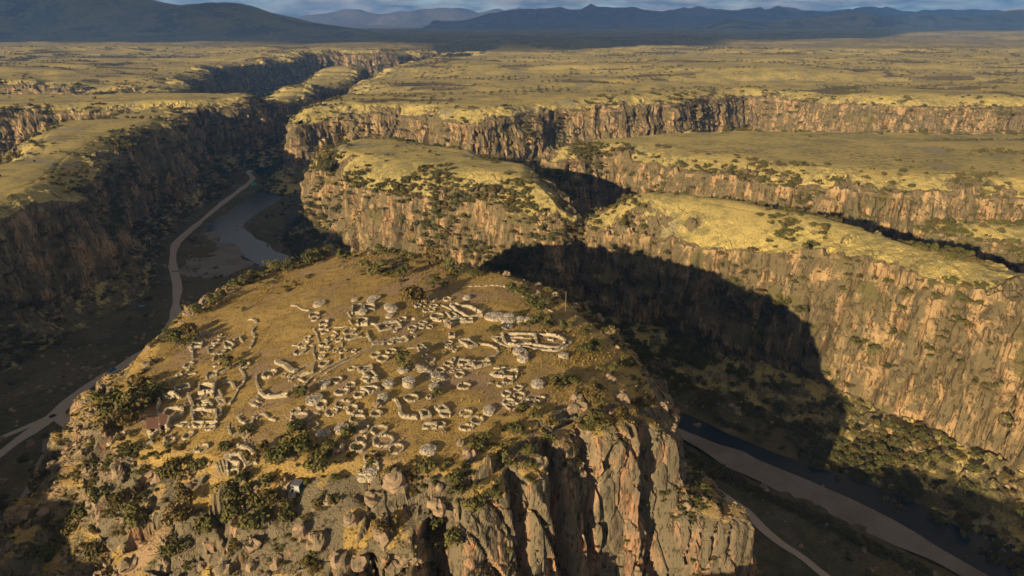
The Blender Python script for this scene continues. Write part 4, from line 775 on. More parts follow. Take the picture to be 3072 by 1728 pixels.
 ([(-9.62, 182.43, 1.22), (-6.99, 181.83, 1.17), (-4.97, 180.19, 1.12), (-3.85, 177.17, 1.12), (-4.85, 174.86, 1.12), (-7.01, 173.27, 1.1)], 0.7, 0.9, 'curved dry-stone wall around the round green bush, the only one there'),
 ([(-45.5, 197.52, 1.47), (-43.0, 195.65, 1.77), (-41.95, 193.51, 1.85)], 0.6, 0.7, 'curved dry-stone wall above the long double wall, rightmost there'),
 ([(-44.57, 190.47, 1.67), (-42.44, 183.66, 1.77), (-41.73, 184.76, 1.75)], 0.5, 0.7, 'curved dry-stone wall above the long double wall, sixth from the left'),
 ([(-41.7, 195.77, 1.84), (-36.14, 197.58, 1.74)], 0.7, 1.1, 'short straight stone wall in the crowded upper ruins, leftmost there'),
 ([(-30.4, 178.06, 2.0), (-28.11, 178.87, 1.93)], 0.6, 0.5, 'short straight stone wall around the round green bush, leftmost there'),
 ([(-30.65, 186.34, 1.92), (-29.42, 187.58, 1.94)], 0.5, 0.6, 'short straight stone wall around the round green bush, second from the left'),
 ([(-20.56, 198.95, 1.38), (-15.31, 204.37, 1.19)], 0.6, 1.0, 'short straight stone wall in the crowded upper ruins, rightmost there'),
 ([(-30.38, 212.99, 1.02), (-29.01, 211.7, 0.99)], 0.6, 0.8, 'short straight stone wall in the crowded upper ruins, second from the left'),
 ([(-29.87, 149.93, 1.79), (-28.81, 148.89, 1.66), (-27.64, 146.2, 1.35)], 0.9, 1.0, 'curved dry-stone wall in the lower field, leftmost there'),
 ([(-27.59, 145.95, 1.32), (-27.28, 143.87, 1.12), (-26.36, 142.67, 1.0), (-24.58, 142.49, 0.96), (-22.79, 142.14, 0.89)], 1.0, 1.3, 'curved dry-stone wall in the lower field, rightmost there'),
 ([(-21.38, 165.06, 1.35), (-18.41, 161.9, 1.32)], 0.6, 0.7, 'short straight stone wall around the round green bush, third from the left'),
 ([(-5.11, 167.65, 1.15), (-3.31, 167.49, 1.07)], 0.6, 0.6, 'short straight stone wall by the apse-ended enclosure, leftmost there'),
 ([(-3.09, 188.86, 1.05), (-1.31, 182.38, 0.86), (3.43, 182.19, 0.96), (7.23, 181.7, 1.02), (10.97, 180.18, 1.09), (13.39, 180.15, 1.1), (15.73, 183.16, 1.0), (15.17, 186.15, 1.11), (12.91, 187.51, 1.16), (7.18, 189.45, 0.95), (-1.67, 189.59, 1.06)], 0.8, 1.7, 'long dry-stone wall by the apse-ended enclosure, rightmost there'),
 ([(6.86, 189.45, 0.95), (7.42, 182.77, 1.02)], 0.8, 1.7, 'short straight stone wall by the apse-ended enclosure, rightmost there'),
 ([(-6.06, 187.94, 0.97), (-4.9, 185.25, 1.04), (-1.77, 182.04, 0.88), (1.89, 181.25, 0.93), (6.42, 179.95, 1.06), (10.89, 178.46, 1.12), (13.14, 178.44, 1.13), (15.54, 180.36, 1.02), (17.45, 183.38, 0.91), (16.83, 185.29, 1.02)], 0.9, 1.1, 'long dry-stone wall by the apse-ended enclosure, second from the left'),
 ([(-6.07, 188.18, 0.97), (-3.07, 187.63, 1.06)], 0.7, 1.2, 'short straight stone wall by the apse-ended enclosure, second from the left'),
 ([(11.15, 188.18, 1.09), (12.48, 188.05, 1.15), (12.23, 184.92, 1.09), (10.93, 185.38, 1.04), (11.15, 188.18, 1.09)], 0.5, 1.0, 'curved dry-stone wall by the apse-ended enclosure, rightmost there'),
 ([(-0.4, 187.26, 1.13), (3.51, 187.17, 1.0), (7.27, 187.32, 0.93)], 0.5, 0.8, 'curved dry-stone wall by the apse-ended enclosure, leftmost there'),
 ([(-0.09, 185.5, 1.05), (1.93, 184.94, 0.97)], 0.5, 0.6, 'short straight stone wall by the apse-ended enclosure, fifth from the left'),
 ([(-4.95, 168.1, 1.14), (-1.8, 168.12, 1.05)], 0.5, 0.6, 'short straight stone wall by the apse-ended enclosure, third from the left'),
 ([(-2.92, 166.75, 1.07), (-2.32, 163.62, 1.15)], 0.6, 1.1, 'short straight stone wall by the apse-ended enclosure, fourth from the left'),
 ([(-33.87, 125.56, -1.72), (-33.46, 124.43, -2.39), (-32.07, 124.17, -2.6), (-30.82, 124.66, -2.83)], 0.8, 1.1, 'curved dry-stone wall on the front lip, rightmost there'),
 ([(-33.77, 124.28, -2.47), (-33.32, 123.5, -3.11), (-31.73, 123.33, -3.39), (-31.15, 123.78, -3.46)], 0.8, 1.2, 'curved dry-stone wall on the front lip, seventh from the left'),
 ([(-16.03, 232.1, 0.4), (-11.67, 232.51, 0.37), (-2.91, 231.63, 0.58), (2.82, 224.04, 0.72), (7.25, 214.52, 0.84), (11.56, 209.7, 1.03), (14.84, 205.18, 0.81)], 0.5, 0.6, 'long dry-stone wall by the apse-ended enclosure, leftmost there'),
 ([(-67.93, 131.42, -4.18), (-66.28, 128.84, -5.13)], 0.5, 1.2, 'short straight stone wall on the front lip, leftmost there'),
 ([(-67.25, 131.53, -3.9), (-65.68, 128.89, -4.99)], 0.5, 1.2, 'short straight stone wall on the front lip, second from the left'),
 ([(-66.41, 131.64, -3.62), (-64.9, 128.9, -4.81)], 0.5, 1.2, 'short straight stone wall on the front lip, rightmost there'),
 ([(-64.49, 132.28, -3.01), (-62.82, 132.46, -2.68), (-61.05, 130.72, -2.81), (-59.56, 128.59, -3.09), (-58.29, 129.41, -2.61), (-57.29, 129.18, -2.45)], 0.9, 1.4, 'curved dry-stone wall on the front lip, second from the left'),
 ([(-57.97, 134.37, -1.75), (-55.52, 135.06, -1.4), (-54.88, 133.54, -1.46)], 0.6, 0.7, 'curved dry-stone wall on the front lip, sixth from the left'),
 ([(-64.82, 136.34, -2.56), (-61.94, 134.34, -2.31), (-58.44, 131.48, -2.15)], 0.8, 1.2, 'curved dry-stone wall on the front lip, third from the left'),
]
HILL_BUSHES = [
 (-79.8, 132.98, -8.81, 4.28, 'large leafy bush on the rugged front slope, sixth from the left'),
 (-71.73, 131.22, -5.65, 2.61, 'leafy bush on the front lip beside the ruins, second from the left'),
 (-66.78, 134.76, -3.04, 2.22, 'leafy bush on the front lip beside the ruins, third from the left'),
 (-84.05, 181.87, -4.85, 3.17, 'leafy bush among the ruins, second from the left'),
 (-55.48, 153.39, 0.27, 2.73, 'leafy bush among the ruins, third from the left'),
 (-30.03, 168.49, 2.04, 3.14, 'leafy bush among the ruins, fourth from the left'),
 (-32.58, 215.49, 0.95, 5.93, 'large leafy bush among the ruins, rightmost there'),
 (-27.54, 235.03, 0.35, 3.71, 'large leafy bush along the back brow of the hill, thirteenth from the left'),
 (-41.5, 242.11, 0.21, 3.46, 'large leafy bush along the back brow of the hill, tenth from the left'),
 (-54.19, 247.49, -0.89, 5.3, 'large leafy bush along the back brow of the hill, eighth from the left'),
 (-109.87, 166.17, -9.67, 5.63, 'large leafy bush on the left rim of the hill, leftmost there'),
 (-105.53, 156.41, -8.89, 5.84, 'large leafy bush on the front lip beside the ruins, leftmost there'),
 (-99.24, 152.87, -7.81, 4.29, 'large leafy bush on the front lip beside the ruins, second from the left'),
 (-109.64, 175.81, -8.9, 3.21, 'large leafy bush on the left rim of the hill, second from the left'),
 (-109.87, 203.13, -8.91, 4.22, 'large leafy bush among the ruins, leftmost there'),
 (-109.95, 212.15, -9.26, 3.76, 'large leafy bush among the ruins, second from the left'),
 (-116.14, 210.63, -9.77, 3.11, 'leafy bush on the left rim of the hill, the only one there'),
 (-99.33, 164.66, -7.85, 3.54, 'large leafy bush on the left rim of the hill, rightmost there'),
 (-43.52, 125.37, -1.77, 4.42, 'large leafy bush on the front lip beside the ruins, rightmost there'),
 (-49.11, 131.33, -0.87, 3.74, 'large leafy bush on the front lip beside the ruins, fourth from the left'),
 (-52.28, 128.14, -1.82, 3.68, 'large leafy bush on the front lip beside the ruins, third from the left'),
 (-57.19, 132.1, -1.9, 2.51, 'leafy bush on the front lip beside the ruins, fourth from the left'),
 (-57.51, 118.22, -8.03, 3.9, 'large leafy bush on the rugged front slope, eighth from the left'),
 (-53.28, 115.42, -8.98, 4.23, 'large leafy bush on the rugged front slope, rightmost there'),
 (-63.4, 120.85, -11.97, 3.2, 'leafy bush on the rugged front slope, sixth from the left'),
 (-67.62, 118.1, -13.02, 3.55, 'large leafy bush on the rugged front slope, seventh from the left'),
 (-72.5, 120.38, -10.5, 3.18, 'leafy bush on the rugged front slope, fourth from the left'),
 (-50.8, 119.42, -5.51, 3.13, 'leafy bush on the rugged front slope, eighth from the left'),
 (-50.42, 139.19, -0.31, 3.05, 'leafy bush on the front lip beside the ruins, fifth from the left'),
 (-25.9, 124.34, -2.16, 2.4, 'leafy bush on the front cliff edge, leftmost there'),
 (-22.34, 123.27, -3.25, 1.99, 'leafy bush on the front cliff edge, second from the left'),
 (-20.71, 124.56, -1.95, 1.6, 'small leafy bush on the front cliff edge, leftmost there'),
 (-18.11, 124.77, -1.62, 2.8, 'leafy bush on the front cliff edge, third from the left'),
 (-12.74, 122.79, -2.22, 2.77, 'leafy bush on the front cliff edge, fourth from the left'),
 (-7.12, 133.02, -0.57, 2.94, 'leafy bush among the ruins, fifth from the left'),
 (-10.92, 120.64, -4.02, 2.35, 'leafy bush on the front cliff edge, sixth from the left'),
 (-15.69, 122.16, -13.46, 4.05, 'large leafy bush on the front cliff edge, second from the left'),
 (-17.95, 117.8, -16.0, 3.57, 'large leafy bush on the front cliff edge, leftmost there'),
 (-11.66, 115.73, -12.88, 3.11, 'leafy bush on the front cliff edge, fifth from the left'),
 (-8.35, 119.18, -7.02, 2.35, 'leafy bush on the front cliff edge, seventh from the left'),
 (-2.09, 130.89, -3.2, 2.5, 'leafy bush on the front cliff edge, ninth from the left'),
 (1.13, 138.43, -0.72, 2.6, 'leafy bush on the front cliff edge, tenth from the left'),
 (8.96, 143.81, -1.97, 2.69, 'leafy bush on the front cliff edge, thirteenth from the left'),
 (5.03, 143.53, 0.46, 2.67, 'leafy bush on the front cliff edge, twelfth from the left'),
 (19.61, 153.04, -0.74, 2.82, 'leafy bush on the front cliff edge, seventeenth from the left'),
 (21.13, 147.46, -3.35, 3.21, 'large leafy bush on the front cliff edge, third from the left'),
 (27.68, 150.9, -4.34, 3.28, 'large leafy bush on the front cliff edge, rightmost there'),
 (16.05, 160.15, 1.11, 2.92, 'leafy bush on the right brow of the hill, third from the left'),
 (12.23, 158.21, 1.21, 2.41, 'leafy bush on the right brow of the hill, second from the left'),
 (18.0, 145.47, -4.76, 2.73, 'leafy bush on the front cliff edge, sixteenth from the left'),
 (34.6, 160.61, -6.24, 2.47, 'leafy bush on the front cliff edge, rightmost there'),
 (2.95, 134.04, -3.25, 2.55, 'leafy bush on the front cliff edge, eleventh from the left'),
 (9.73, 139.61, -3.53, 2.2, 'leafy bush on the front cliff edge, fourteenth from the left'),
 (20.41, 177.72, 0.45, 3.29, 'large leafy bush on the right brow of the hill, rightmost there'),
 (10.41, 199.53, 0.97, 3.21, 'large leafy bush on the right brow of the hill, second from the left'),
 (15.08, 193.29, 0.93, 3.41, 'large leafy bush on the right brow of the hill, third from the left'),
 (5.69, 215.09, 0.83, 3.12, 'leafy bush on the right brow of the hill, leftmost there'),
 (9.49, 208.58, 1.13, 3.64, 'large leafy bush on the right brow of the hill, leftmost there'),
 (-1.14, 226.69, 0.63, 3.26, 'large leafy bush along the back brow of the hill, seventeenth from the left'),
 (3.07, 222.68, 0.71, 3.21, 'large leafy bush along the back brow of the hill, rightmost there'),
 (-14.75, 242.34, 0.12, 3.46, 'large leafy bush along the back brow of the hill, sixteenth from the left'),
 (-21.13, 247.05, 0.01, 3.52, 'large leafy bush along the back brow of the hill, fifteenth from the left'),
 (-26.0, 250.16, 0.22, 4.27, 'large leafy bush along the back brow of the hill, fourteenth from the left'),
 (-32.98, 257.21, 0.22, 4.38, 'large leafy bush along the back brow of the hill, twelfth from the left'),
 (-42.07, 265.21, -0.54, 3.75, 'large leafy bush along the back brow of the hill, eleventh from the left'),
 (-52.57, 273.73, -1.83, 4.25, 'large leafy bush along the back brow of the hill, ninth from the left'),
 (-71.86, 279.6, -5.45, 3.95, 'large leafy bush along the back brow of the hill, seventh from the left'),
 (-88.0, 293.52, -9.59, 4.98, 'large leafy bush along the back brow of the hill, sixth from the left'),
 (-91.09, 285.29, -9.58, 4.85, 'large leafy bush along the back brow of the hill, fifth from the left'),
 (-95.81, 277.61, -9.62, 4.74, 'large leafy bush along the back brow of the hill, fourth from the left'),
 (-103.45, 279.51, -10.89, 3.98, 'large leafy bush along the back brow of the hill, third from the left'),
 (-107.59, 266.83, -10.57, 3.44, 'large leafy bush along the back brow of the hill, second from the left'),
 (-112.52, 257.84, -10.78, 3.71, 'large leafy bush along the back brow of the hill, leftmost there'),
 (-114.18, 249.83, -10.72, 2.89, 'leafy bush among the ruins, leftmost there'),
 (-113.31, 240.09, -10.35, 3.48, 'large leafy bush among the ruins, fourth from the left'),
 (-116.23, 232.71, -10.46, 3.39, 'large leafy bush among the ruins, third from the left'),
 (-6.51, 191.45, 1.01, 2.03, 'leafy bush among the ruins, rightmost there'),
 (5.25, 195.94, 1.09, 1.84, 'small leafy bush on the right brow of the hill, second from the left'),
 (6.64, 200.95, 1.07, 1.53, 'small leafy bush on the right brow of the hill, third from the left'),
 (1.54, 203.64, 1.19, 1.78, 'small leafy bush on the right brow of the hill, leftmost there'),
 (12.15, 196.38, 0.94, 1.73, 'small leafy bush on the right brow of the hill, rightmost there'),
 (-38.59, 135.3, 0.44, 2.12, 'leafy bush on the front lip beside the ruins, rightmost there'),
 (-36.2, 128.38, -0.32, 1.22, 'small leafy bush on the front lip beside the ruins, rightmost there'),
 (-31.52, 126.85, -1.0, 1.62, 'small leafy bush among the ruins, leftmost there'),
 (-19.17, 153.41, 1.35, 1.59, 'small leafy bush among the ruins, rightmost there'),
 (11.58, 156.17, 1.27, 2.19, 'leafy bush on the front cliff edge, fifteenth from the left'),
 (25.02, 182.39, -0.3, 2.71, 'leafy bush on the right brow of the hill, fifth from the left'),
 (27.84, 168.33, -0.84, 2.85, 'leafy bush on the right brow of the hill, sixth from the left'),
 (23.82, 193.66, -0.11, 2.28, 'leafy bush on the right brow of the hill, fourth from the left'),
 (33.38, 178.29, -2.75, 2.57, 'leafy bush on the right brow of the hill, rightmost there'),
 (-27.12, 113.9, -8.99, 2.66, 'leafy bush on the rugged front slope, rightmost there'),
 (3.74, 127.2, -5.49, 1.64, 'small leafy bush on the front cliff edge, rightmost there'),
 (-3.29, 122.17, -6.07, 1.99, 'leafy bush on the front cliff edge, eighth from the left'),
 (-37.48, 123.47, -2.7, 1.59, 'small leafy bush on the rugged front slope, the only one there'),
 (-58.48, 124.65, -4.34, 3.22, 'large leafy bush on the rugged front slope, ninth from the left'),
 (-61.09, 123.41, -7.44, 2.82, 'leafy bush on the rugged front slope, seventh from the left'),
 (-70.82, 123.28, -8.4, 2.82, 'leafy bush on the rugged front slope, fifth from the left'),
 (-46.72, 116.19, -8.04, 3.08, 'leafy bush on the rugged front slope, ninth from the left'),
 (-38.71, 118.69, -5.39, 1.94, 'leafy bush on the rugged front slope, tenth from the left'),
 (-64.03, 140.89, -1.93, 1.76, 'small leafy bush on the front lip beside the ruins, leftmost there'),
 (-92.58, 141.66, -8.55, 2.7, 'leafy bush on the front lip beside the ruins, leftmost there'),
 (-97.68, 132.77, -14.62, 2.6, 'leafy bush on the rugged front slope, leftmost there'),
 (-101.64, 129.99, -18.52, 3.44, 'large leafy bush on the rugged front slope, third from the left'),
 (-104.72, 127.1, -23.19, 3.84, 'large leafy bush on the rugged front slope, second from the left'),
 (-106.4, 123.01, -25.47, 4.19, 'large leafy bush on the rugged front slope, leftmost there'),
 (-90.21, 128.42, -12.5, 2.94, 'leafy bush on the rugged front slope, second from the left'),
 (-82.14, 122.46, -14.62, 3.66, 'large leafy bush on the rugged front slope, fifth from the left'),
 (-73.9, 115.69, -16.04, 3.13, 'leafy bush on the rugged front slope, third from the left'),
 (-94.36, 122.3, -22.3, 3.73, 'large leafy bush on the rugged front slope, fourth from the left'),
]
BOULDERS = [
 (-97.39, 129.69, -15.26, 1.48, 'lichen grey boulder on the hill, leftmost'),
 (-95.37, 136.92, -10.82, 1.91, 'lichen grey boulder on the hill, second from the left'),
 (-89.51, 126.06, -15.24, 0.8, 'lichen grey boulder on the hill, third from the left'),
 (-92.66, 139.66, -9.27, 1.78, 'lichen grey boulder on the hill, fourth from the left'),
 (-82.73, 132.85, -9.92, 1.64, 'lichen grey boulder on the hill, fifth from the left'),
 (-84.89, 143.02, -5.69, 1.56, 'lichen grey boulder on the hill, sixth from the left'),
 (-64.94, 112.72, -16.83, 1.27, 'lichen grey boulder on the hill, seventh from the left'),
 (-59.39, 109.75, -14.47, 1.96, 'lichen grey boulder on the hill, eighth from the left'),
 (-63.48, 139.36, -2.0, 1.29, 'lichen grey boulder on the hill, ninth from the left'),
 (-58.5, 130.48, -2.31, 0.94, 'lichen grey boulder on the hill, tenth from the left'),
 (-53.49, 112.9, -10.94, 1.65, 'lichen grey boulder on the hill, eleventh from the left'),
 (-47.85, 110.2, -12.3, 1.95, 'lichen grey boulder on the hill, twelfth from the left'),
 (-49.11, 122.97, -3.57, 1.59, 'lichen grey boulder on the hill, thirteenth from the left'),
 (-43.71, 114.05, -9.06, 1.99, 'lichen grey boulder on the hill, fourteenth from the left'),
 (-35.39, 109.27, -11.95, 1.94, 'lichen grey boulder on the hill, fifteenth from the left'),
 (-31.3, 110.76, -12.51, 2.29, 'lichen grey boulder on the hill, sixteenth from the left'),
 (-29.72, 120.43, -5.02, 2.05, 'lichen grey boulder on the hill, seventeenth from the left'),
 (-27.1, 113.7, -9.16, 2.64, 'lichen grey boulder on the hill, eighteenth from the left'),
 (-24.85, 123.07, -2.48, 3.11, 'lichen grey boulder on the hill, nineteenth from the left'),
 (-23.2, 113.18, -14.54, 2.0, 'lichen grey boulder on the hill, twentieth from the left'),
 (-15.83, 118.15, -5.27, 2.02, 'lichen grey boulder on the hill, twenty-first from the left'),
 (-11.68, 133.08, 0.01, 1.24, 'lichen grey boulder on the hill, twenty-second from the left'),
 (-9.65, 129.22, -0.87, 1.79, 'lichen grey boulder on the hill, twenty-third from the left'),
 (-5.59, 159.53, 1.02, 0.93, 'lichen grey boulder on the hill, twenty-fourth from the left'),
 (-1.65, 132.79, -2.29, 1.83, 'lichen grey boulder on the hill, twenty-fifth from the left'),
 (16.41, 151.23, -1.2, 2.84, 'lichen grey boulder on the hill, twenty-sixth from the left'),
 (28.78, 158.82, -3.09, 2.54, 'lichen grey boulder on the hill, rightmost'),
]
HUT_ROOFS = [[(-93.38, 150.72, -6.7), (-89.92, 150.13, -6.02), (-87.85, 146.35, -6.05), (-91.58, 146.45, -6.72)], [(-90.75, 152.07, -6.16), (-87.52, 151.12, -5.49), (-86.37, 147.03, -5.73), (-88.84, 147.59, -6.09)]]
POLES = [(17.57, 206.52, 0.71, 8.03), (-105.24, 279.19, -11.14, 6.39), (-60.26, 215.93, -0.87, 8.85)]
SIGN_AT = (-31.26, 197.73, 1.64)
CABIN_AT = (-46.58, 121.25, -5.14)
GABLE = [(-96.03, 165.16, -7.23), (-90.61, 163.78, -6.09)]
RUBBLE_BANK = [(-25.77, 167.51, 1.76), (-23.39, 165.38, 1.46), (-20.96, 162.34, 1.36), (-18.72, 160.74, 1.3)]
# ---------------------------------------------------------------- stone work
CUBE = np.array([(-1,-1,-1),(1,-1,-1),(1,1,-1),(-1,1,-1),(-1,-1,1),(1,-1,1),(1,1,1),(-1,1,1)], dtype=np.float64)*0.5
CUBEF = np.array([(0,3,2,1),(4,5,6,7),(0,1,5,4),(1,2,6,5),(2,3,7,6),(3,0,4,7)])
t = NT("dry_stone"); p = t.pos(); g = t.noise(p, 2.4, 3, 0.7)
c = t.mix(t.attr('tone'), (0.20, 0.162, 0.104), (0.42, 0.348, 0.232)); c = t.mix(t.ss(g, 0.56, 0.75), c, (0.19, 0.155, 0.105)); t.bump(g, 0.5, 0.12); M_STONE = t.color(c)
t = NT("rubble_stone"); p = t.pos(); c = t.mix(t.attr('tone'), (0.10, 0.08, 0.06), (0.56, 0.48, 0.38)); M_RUBBLE = t.color(c)
def stones(C, U, N, Sx, Sy, Sz, jit=0.10, up=None):
    """many jittered blocks: centres C, unit length axis U and width axis N (plan), sizes"""
    k = len(C); u3 = np.concatenate([U, np.zeros((k, 1))], 1); n3 = np.concatenate([N, np.zeros((k, 1))], 1)
    J = CUBE[None] + rng.uniform(-jit, jit, (k, 8, 3))
    V = C[:, None, :] + J[..., :1]*(u3*Sx[:, None])[:, None, :] + J[..., 1:2]*(n3*Sy[:, None])[:, None, :]
    V[..., 2] += J[..., 2]*Sz[:, None]
    F = (np.arange(k)*8)[:, None, None] + CUBEF[None]
    tone = np.repeat(np.clip(rng.normal(0.62, 0.22, k), 0, 1), 8)
    return V.reshape(-1, 3), F.reshape(-1, 4), tone
def join(parts):
    V, F, T, o = [], [], [], 0
    for v, f, tt in parts:
        V.append(v); F.append(f+o); T.append(tt); o += len(v)
    return np.concatenate(V), np.concatenate(F), np.concatenate(T)
def wall_blocks(path, closed, thick, height, ground=hill_top, step=0.55, ruin=0.22, seed=0.0, gaps=(), gz=None):
    P = np.array(path, dtype=np.float64)[:, :2]
    if closed: P = np.concatenate([P, P[:1]])
    seg = np.hypot(*np.diff(P, axis=0).T); cum = np.r_[0, np.cumsum(seg)]; L = cum[-1]
    ncrs = max(1, int(round((height+0.35)/0.36))); ch = (height+0.35)/ncrs; parts = []
    for j in range(ncrs):
        n = max(3, int(L/step)); s = (np.arange(n) + (0.5 if j % 2 else 0.0) + rng.uniform(-.15, .15, n)) % n * (L/n)
        x = np.interp(s, cum, P[:, 0]); y = np.interp(s, cum, P[:, 1]); i = np.clip(np.searchsorted(cum, s, side='right')-1, 0, len(seg)-1)
        d = (P[i+1]-P[i])/(seg[i][:, None]+1e-9); nn = np.stack([-d[:, 1], d[:, 0]], 1)
        lim = 1.0 - ruin*(0.9 + 1.1*noise3(s/2.6, seed, 0.3, 201)) 
        ok = (j+0.5)/ncrs < lim
        if j >= ncrs-1: ok &= rng.random(n) > 0.15
        fr = s/L
        for a, b in gaps: ok &= ~((fr > a) & (fr < b)) | (j == 0)
        if not ok.any(): continue
        gzv = ground(x, y) if gz is None else np.interp(s, cum, gz)
        z = gzv - 0.35 + ch*(j+0.5); m = ok.sum()
        w = thick*(1.12 - 0.2*j/ncrs)
        parts.append(stones(np.stack([x, y, z], 1)[ok], d[ok], nn[ok], np.full(m, L/n*1.08), w*rng.uniform(.92, 1.08, m), np.full(m, ch*1.1), 0.05))
    return join(parts)
def ring_path(x, y, rx, ry, n=26, wob=0.07):
    a = np.linspace(0, 2*np.pi, n, endpoint=False); r = 1 + wob*rng.normal(0, 1, n)*0.6
    return np.stack([x + rx*np.cos(a)*r, y + ry*np.sin(a)*r], 1)
for i, (x, y, z, rx, ry, h, lab) in enumerate(RINGS):
    rx *= 1.05; ry *= 1.05; th = min(0.42, 0.15*min(rx, ry)+0.09); h = h*0.52
    ga = rng.random(); gaps = ((ga, ga + 0.7/(6.28*rx)),) if (rx > 1.1 and rng.random() < 0.5) else ()
    V, F, T = wall_blocks(ring_path(0, 0, rx-th/2, ry-th/2), True, th, h, lambda X, Y, x=x, y=y, z=z: hill_top(X+x, Y+y)-z, 0.30, 0.05, float(i), gaps)
    o = mesh_np("stone_ring", V, F, M_STONE, {"tone": T}); o.location = (x, y, z)
    tag(o, lab, "stone ring", "stone rings on the hilltop")
def rubble(n, rx, ry, zf, lo=0.22, hi=0.5):
    a = rng.uniform(0, 2*np.pi, n); r = np.sqrt(rng.random(n))
    x = rx*r*np.cos(a); y = ry*r*np.sin(a); an = rng.uniform(0, 3.14, n); U = np.stack([np.cos(an), np.sin(an)], 1); s = rng.uniform(lo, hi, n)
    V, F, T = stones(np.stack([x, y, zf(x, y)+s*0.2], 1), U, np.stack([-U[:, 1], U[:, 0]], 1), s*1.3, s, s*0.8, 0.22)
    return V, F, np.repeat(np.clip(rng.normal(0.5, 0.32, n), 0, 1), 8)
for i, (x, y, z, rx, ry, h, lab) in enumerate(DRUMS):
    h *= rng.uniform(0.5, 0.95)
    o = empty("stone_drum", (x, y, z)); tag(o, lab, "stone drum", "rubble-topped stone drums")
    V, F, T = wall_blocks(ring_path(0, 0, rx-0.25, ry-0.25, 30, 0.04), True, 0.5, h, lambda X, Y, x=x, y=y, z=z: hill_top(X+x, Y+y)-z, 0.45, 0.04, i+300.)
    mesh_np("drum_wall", V, F, M_STONE, {"tone": T}, parent=o)
    a = np.linspace(0, 2*np.pi, 24, endpoint=False); rr = np.linspace(0.02, 1, 5)
    X = rx*0.9*np.cos(a)[:, None]*rr; Y = ry*0.9*np.sin(a)[:, None]*rr; Z = h - 0.18 + 0.28*(1-rr**2)[None, :]*np.ones_like(X)
    mesh_np("fill", np.stack([X, Y, Z], -1), grid_faces(24, 5, True), M_RUBBLE, {"tone": rng.random(120)*0.5}, parent=o)
    rb = rubble(int(60*rx*ry)+20, rx*0.93, ry*0.93, lambda X, Y: h - 0.2 + 0.28*(1-np.clip((X/rx)**2+(Y/ry)**2, 0, 1)), 0.14, 0.34)
    tag(mesh_np("rubble_cap", *rb[:2], M_RUBBLE, {"tone": rb[2]}, parent=o), kind="stuff")
for i, (pts, h, lab) in enumerate(ROOMS):
    h *= 0.7
    c = np.mean(np.array(pts), 0); P = np.array(pts)[:, :2]-c[:2]; c[2] = float(hill_top(c[0], c[1]))
    per = sum(math.dist(a, b) for a, b in zip(P, np.roll(P, -1, 0))); gaps = ((0.62, 0.62+0.8/per),) if per > 9 else ()
    o = empty("stone_room", c); tag(o, lab, "stone room", "roofless stone rooms", "thing")
    V, F, T = wall_blocks(P, True, 0.45, h, lambda X, Y: hill_top(X+c[0], Y+c[1])-c[2], 0.5, 0.13, i+400., gaps)
    mesh_np("wall", V, F, M_STONE, {"tone": T}, parent=o)
    rb = rubble(14, math.sqrt(per)*0.35, math.sqrt(per)*0.28, lambda X, Y: hill_top(X+c[0], Y+c[1])-c[2], 0.2, 0.5)
    tag(mesh_np("fallen_stones", *rb[:2], M_STONE, {"tone": rb[2]}, parent=o), kind="stuff")
for i, (pts, th, h, lab) in enumerate(WALLS):
    th = min(th*0.75, 1.4); h *= 0.7
    P = np.array(pts)[:, :2]; P = catmull(P, False, 0.8) if len(P) > 4 else P; c = np.array([*P[0], float(hill_top(*P[0]))])
    V, F, T = wall_blocks(P-c[:2], False, th, h, lambda X, Y: hill_top(X+c[0], Y+c[1])-c[2], 0.55, 0.18, i+500.)
    o = mesh_np("stone_wall", V, F, M_STONE, {"tone": T}); o.location = c; tag(o, lab, "stone wall", "dry-stone walls on the hilltop", "thing")
P = catmull(np.array(RUBBLE_BANK)[:, :2], False, 0.3); k = 420; ii = rng.integers(0, len(P), k); off = rng.normal(0, 0.9, (k, 2)); X = P[ii]+off
an = rng.uniform(0, 3.14, k); U = np.stack([np.cos(an), np.sin(an)], 1); s = rng.uniform(0.2, 0.65, k)
V, F, T = stones(np.concatenate([X, (hill_top(X[:, 0], X[:, 1])+0.55*np.exp(-(np.hypot(*off.T)/1.1)**2))[:, None]], 1), U, np.stack([-U[:, 1], U[:, 0]], 1), s*1.4, s, s*0.7, 0.2)
tag(mesh_np("rubble_bank", V, F, M_STONE, {"tone": T}), "pale bank of tumbled stones crossing the middle of the ruins", "rubble bank", None, "stuff")
# ---------------------------------------------------------------- simple solids
def boxes(name, L, mat, parent=None, loc=None):
    V = []; F = []
    for i, (c, s) in enumerate(L):
        V.append(CUBE*np.array(s)+np.array(c)); F.append(CUBEF+8*i)
    o = mesh_np(name, np.concatenate(V), np.concatenate(F), mat, parent=parent)
    if loc is not None: o.location = loc
    return o
def plain(name, col, rough=0.7, spec=0.3, var=0.25, sc=3.0):
    t = NT(name, rough, spec); p = t.pos(); g = t.noise(p, sc, 3, 0.65); return t.color(t.mix(g, tuple(c*(1-var) for c in col), tuple(c*(1+var) for c in col)))
def tube(name, pts, r, mat, parent=None, seg=8):
    P = np.array(pts, dtype=np.float64); r = np.broadcast_to(np.array(r, dtype=np.float64), len(P)); a = np.linspace(0, 2*np.pi, seg, endpoint=False); rows = []
    for i in range(len(P)):
        d = P[min(i+1, len(P)-1)]-P[max(i-1, 0)]; d /= np.linalg.norm(d); u = np.cross(d, (0.31, 0.77, 0.2)); u /= np.linalg.norm(u); v = np.cross(d, u)
        rows.append(P[i] + r[i]*(np.cos(a)[:, None]*u + np.sin(a)[:, None]*v))
    R_ = np.stack(rows, 1); return mesh_np(name, R_, grid_faces(seg, len(P), True), mat, parent=parent, smooth=True)
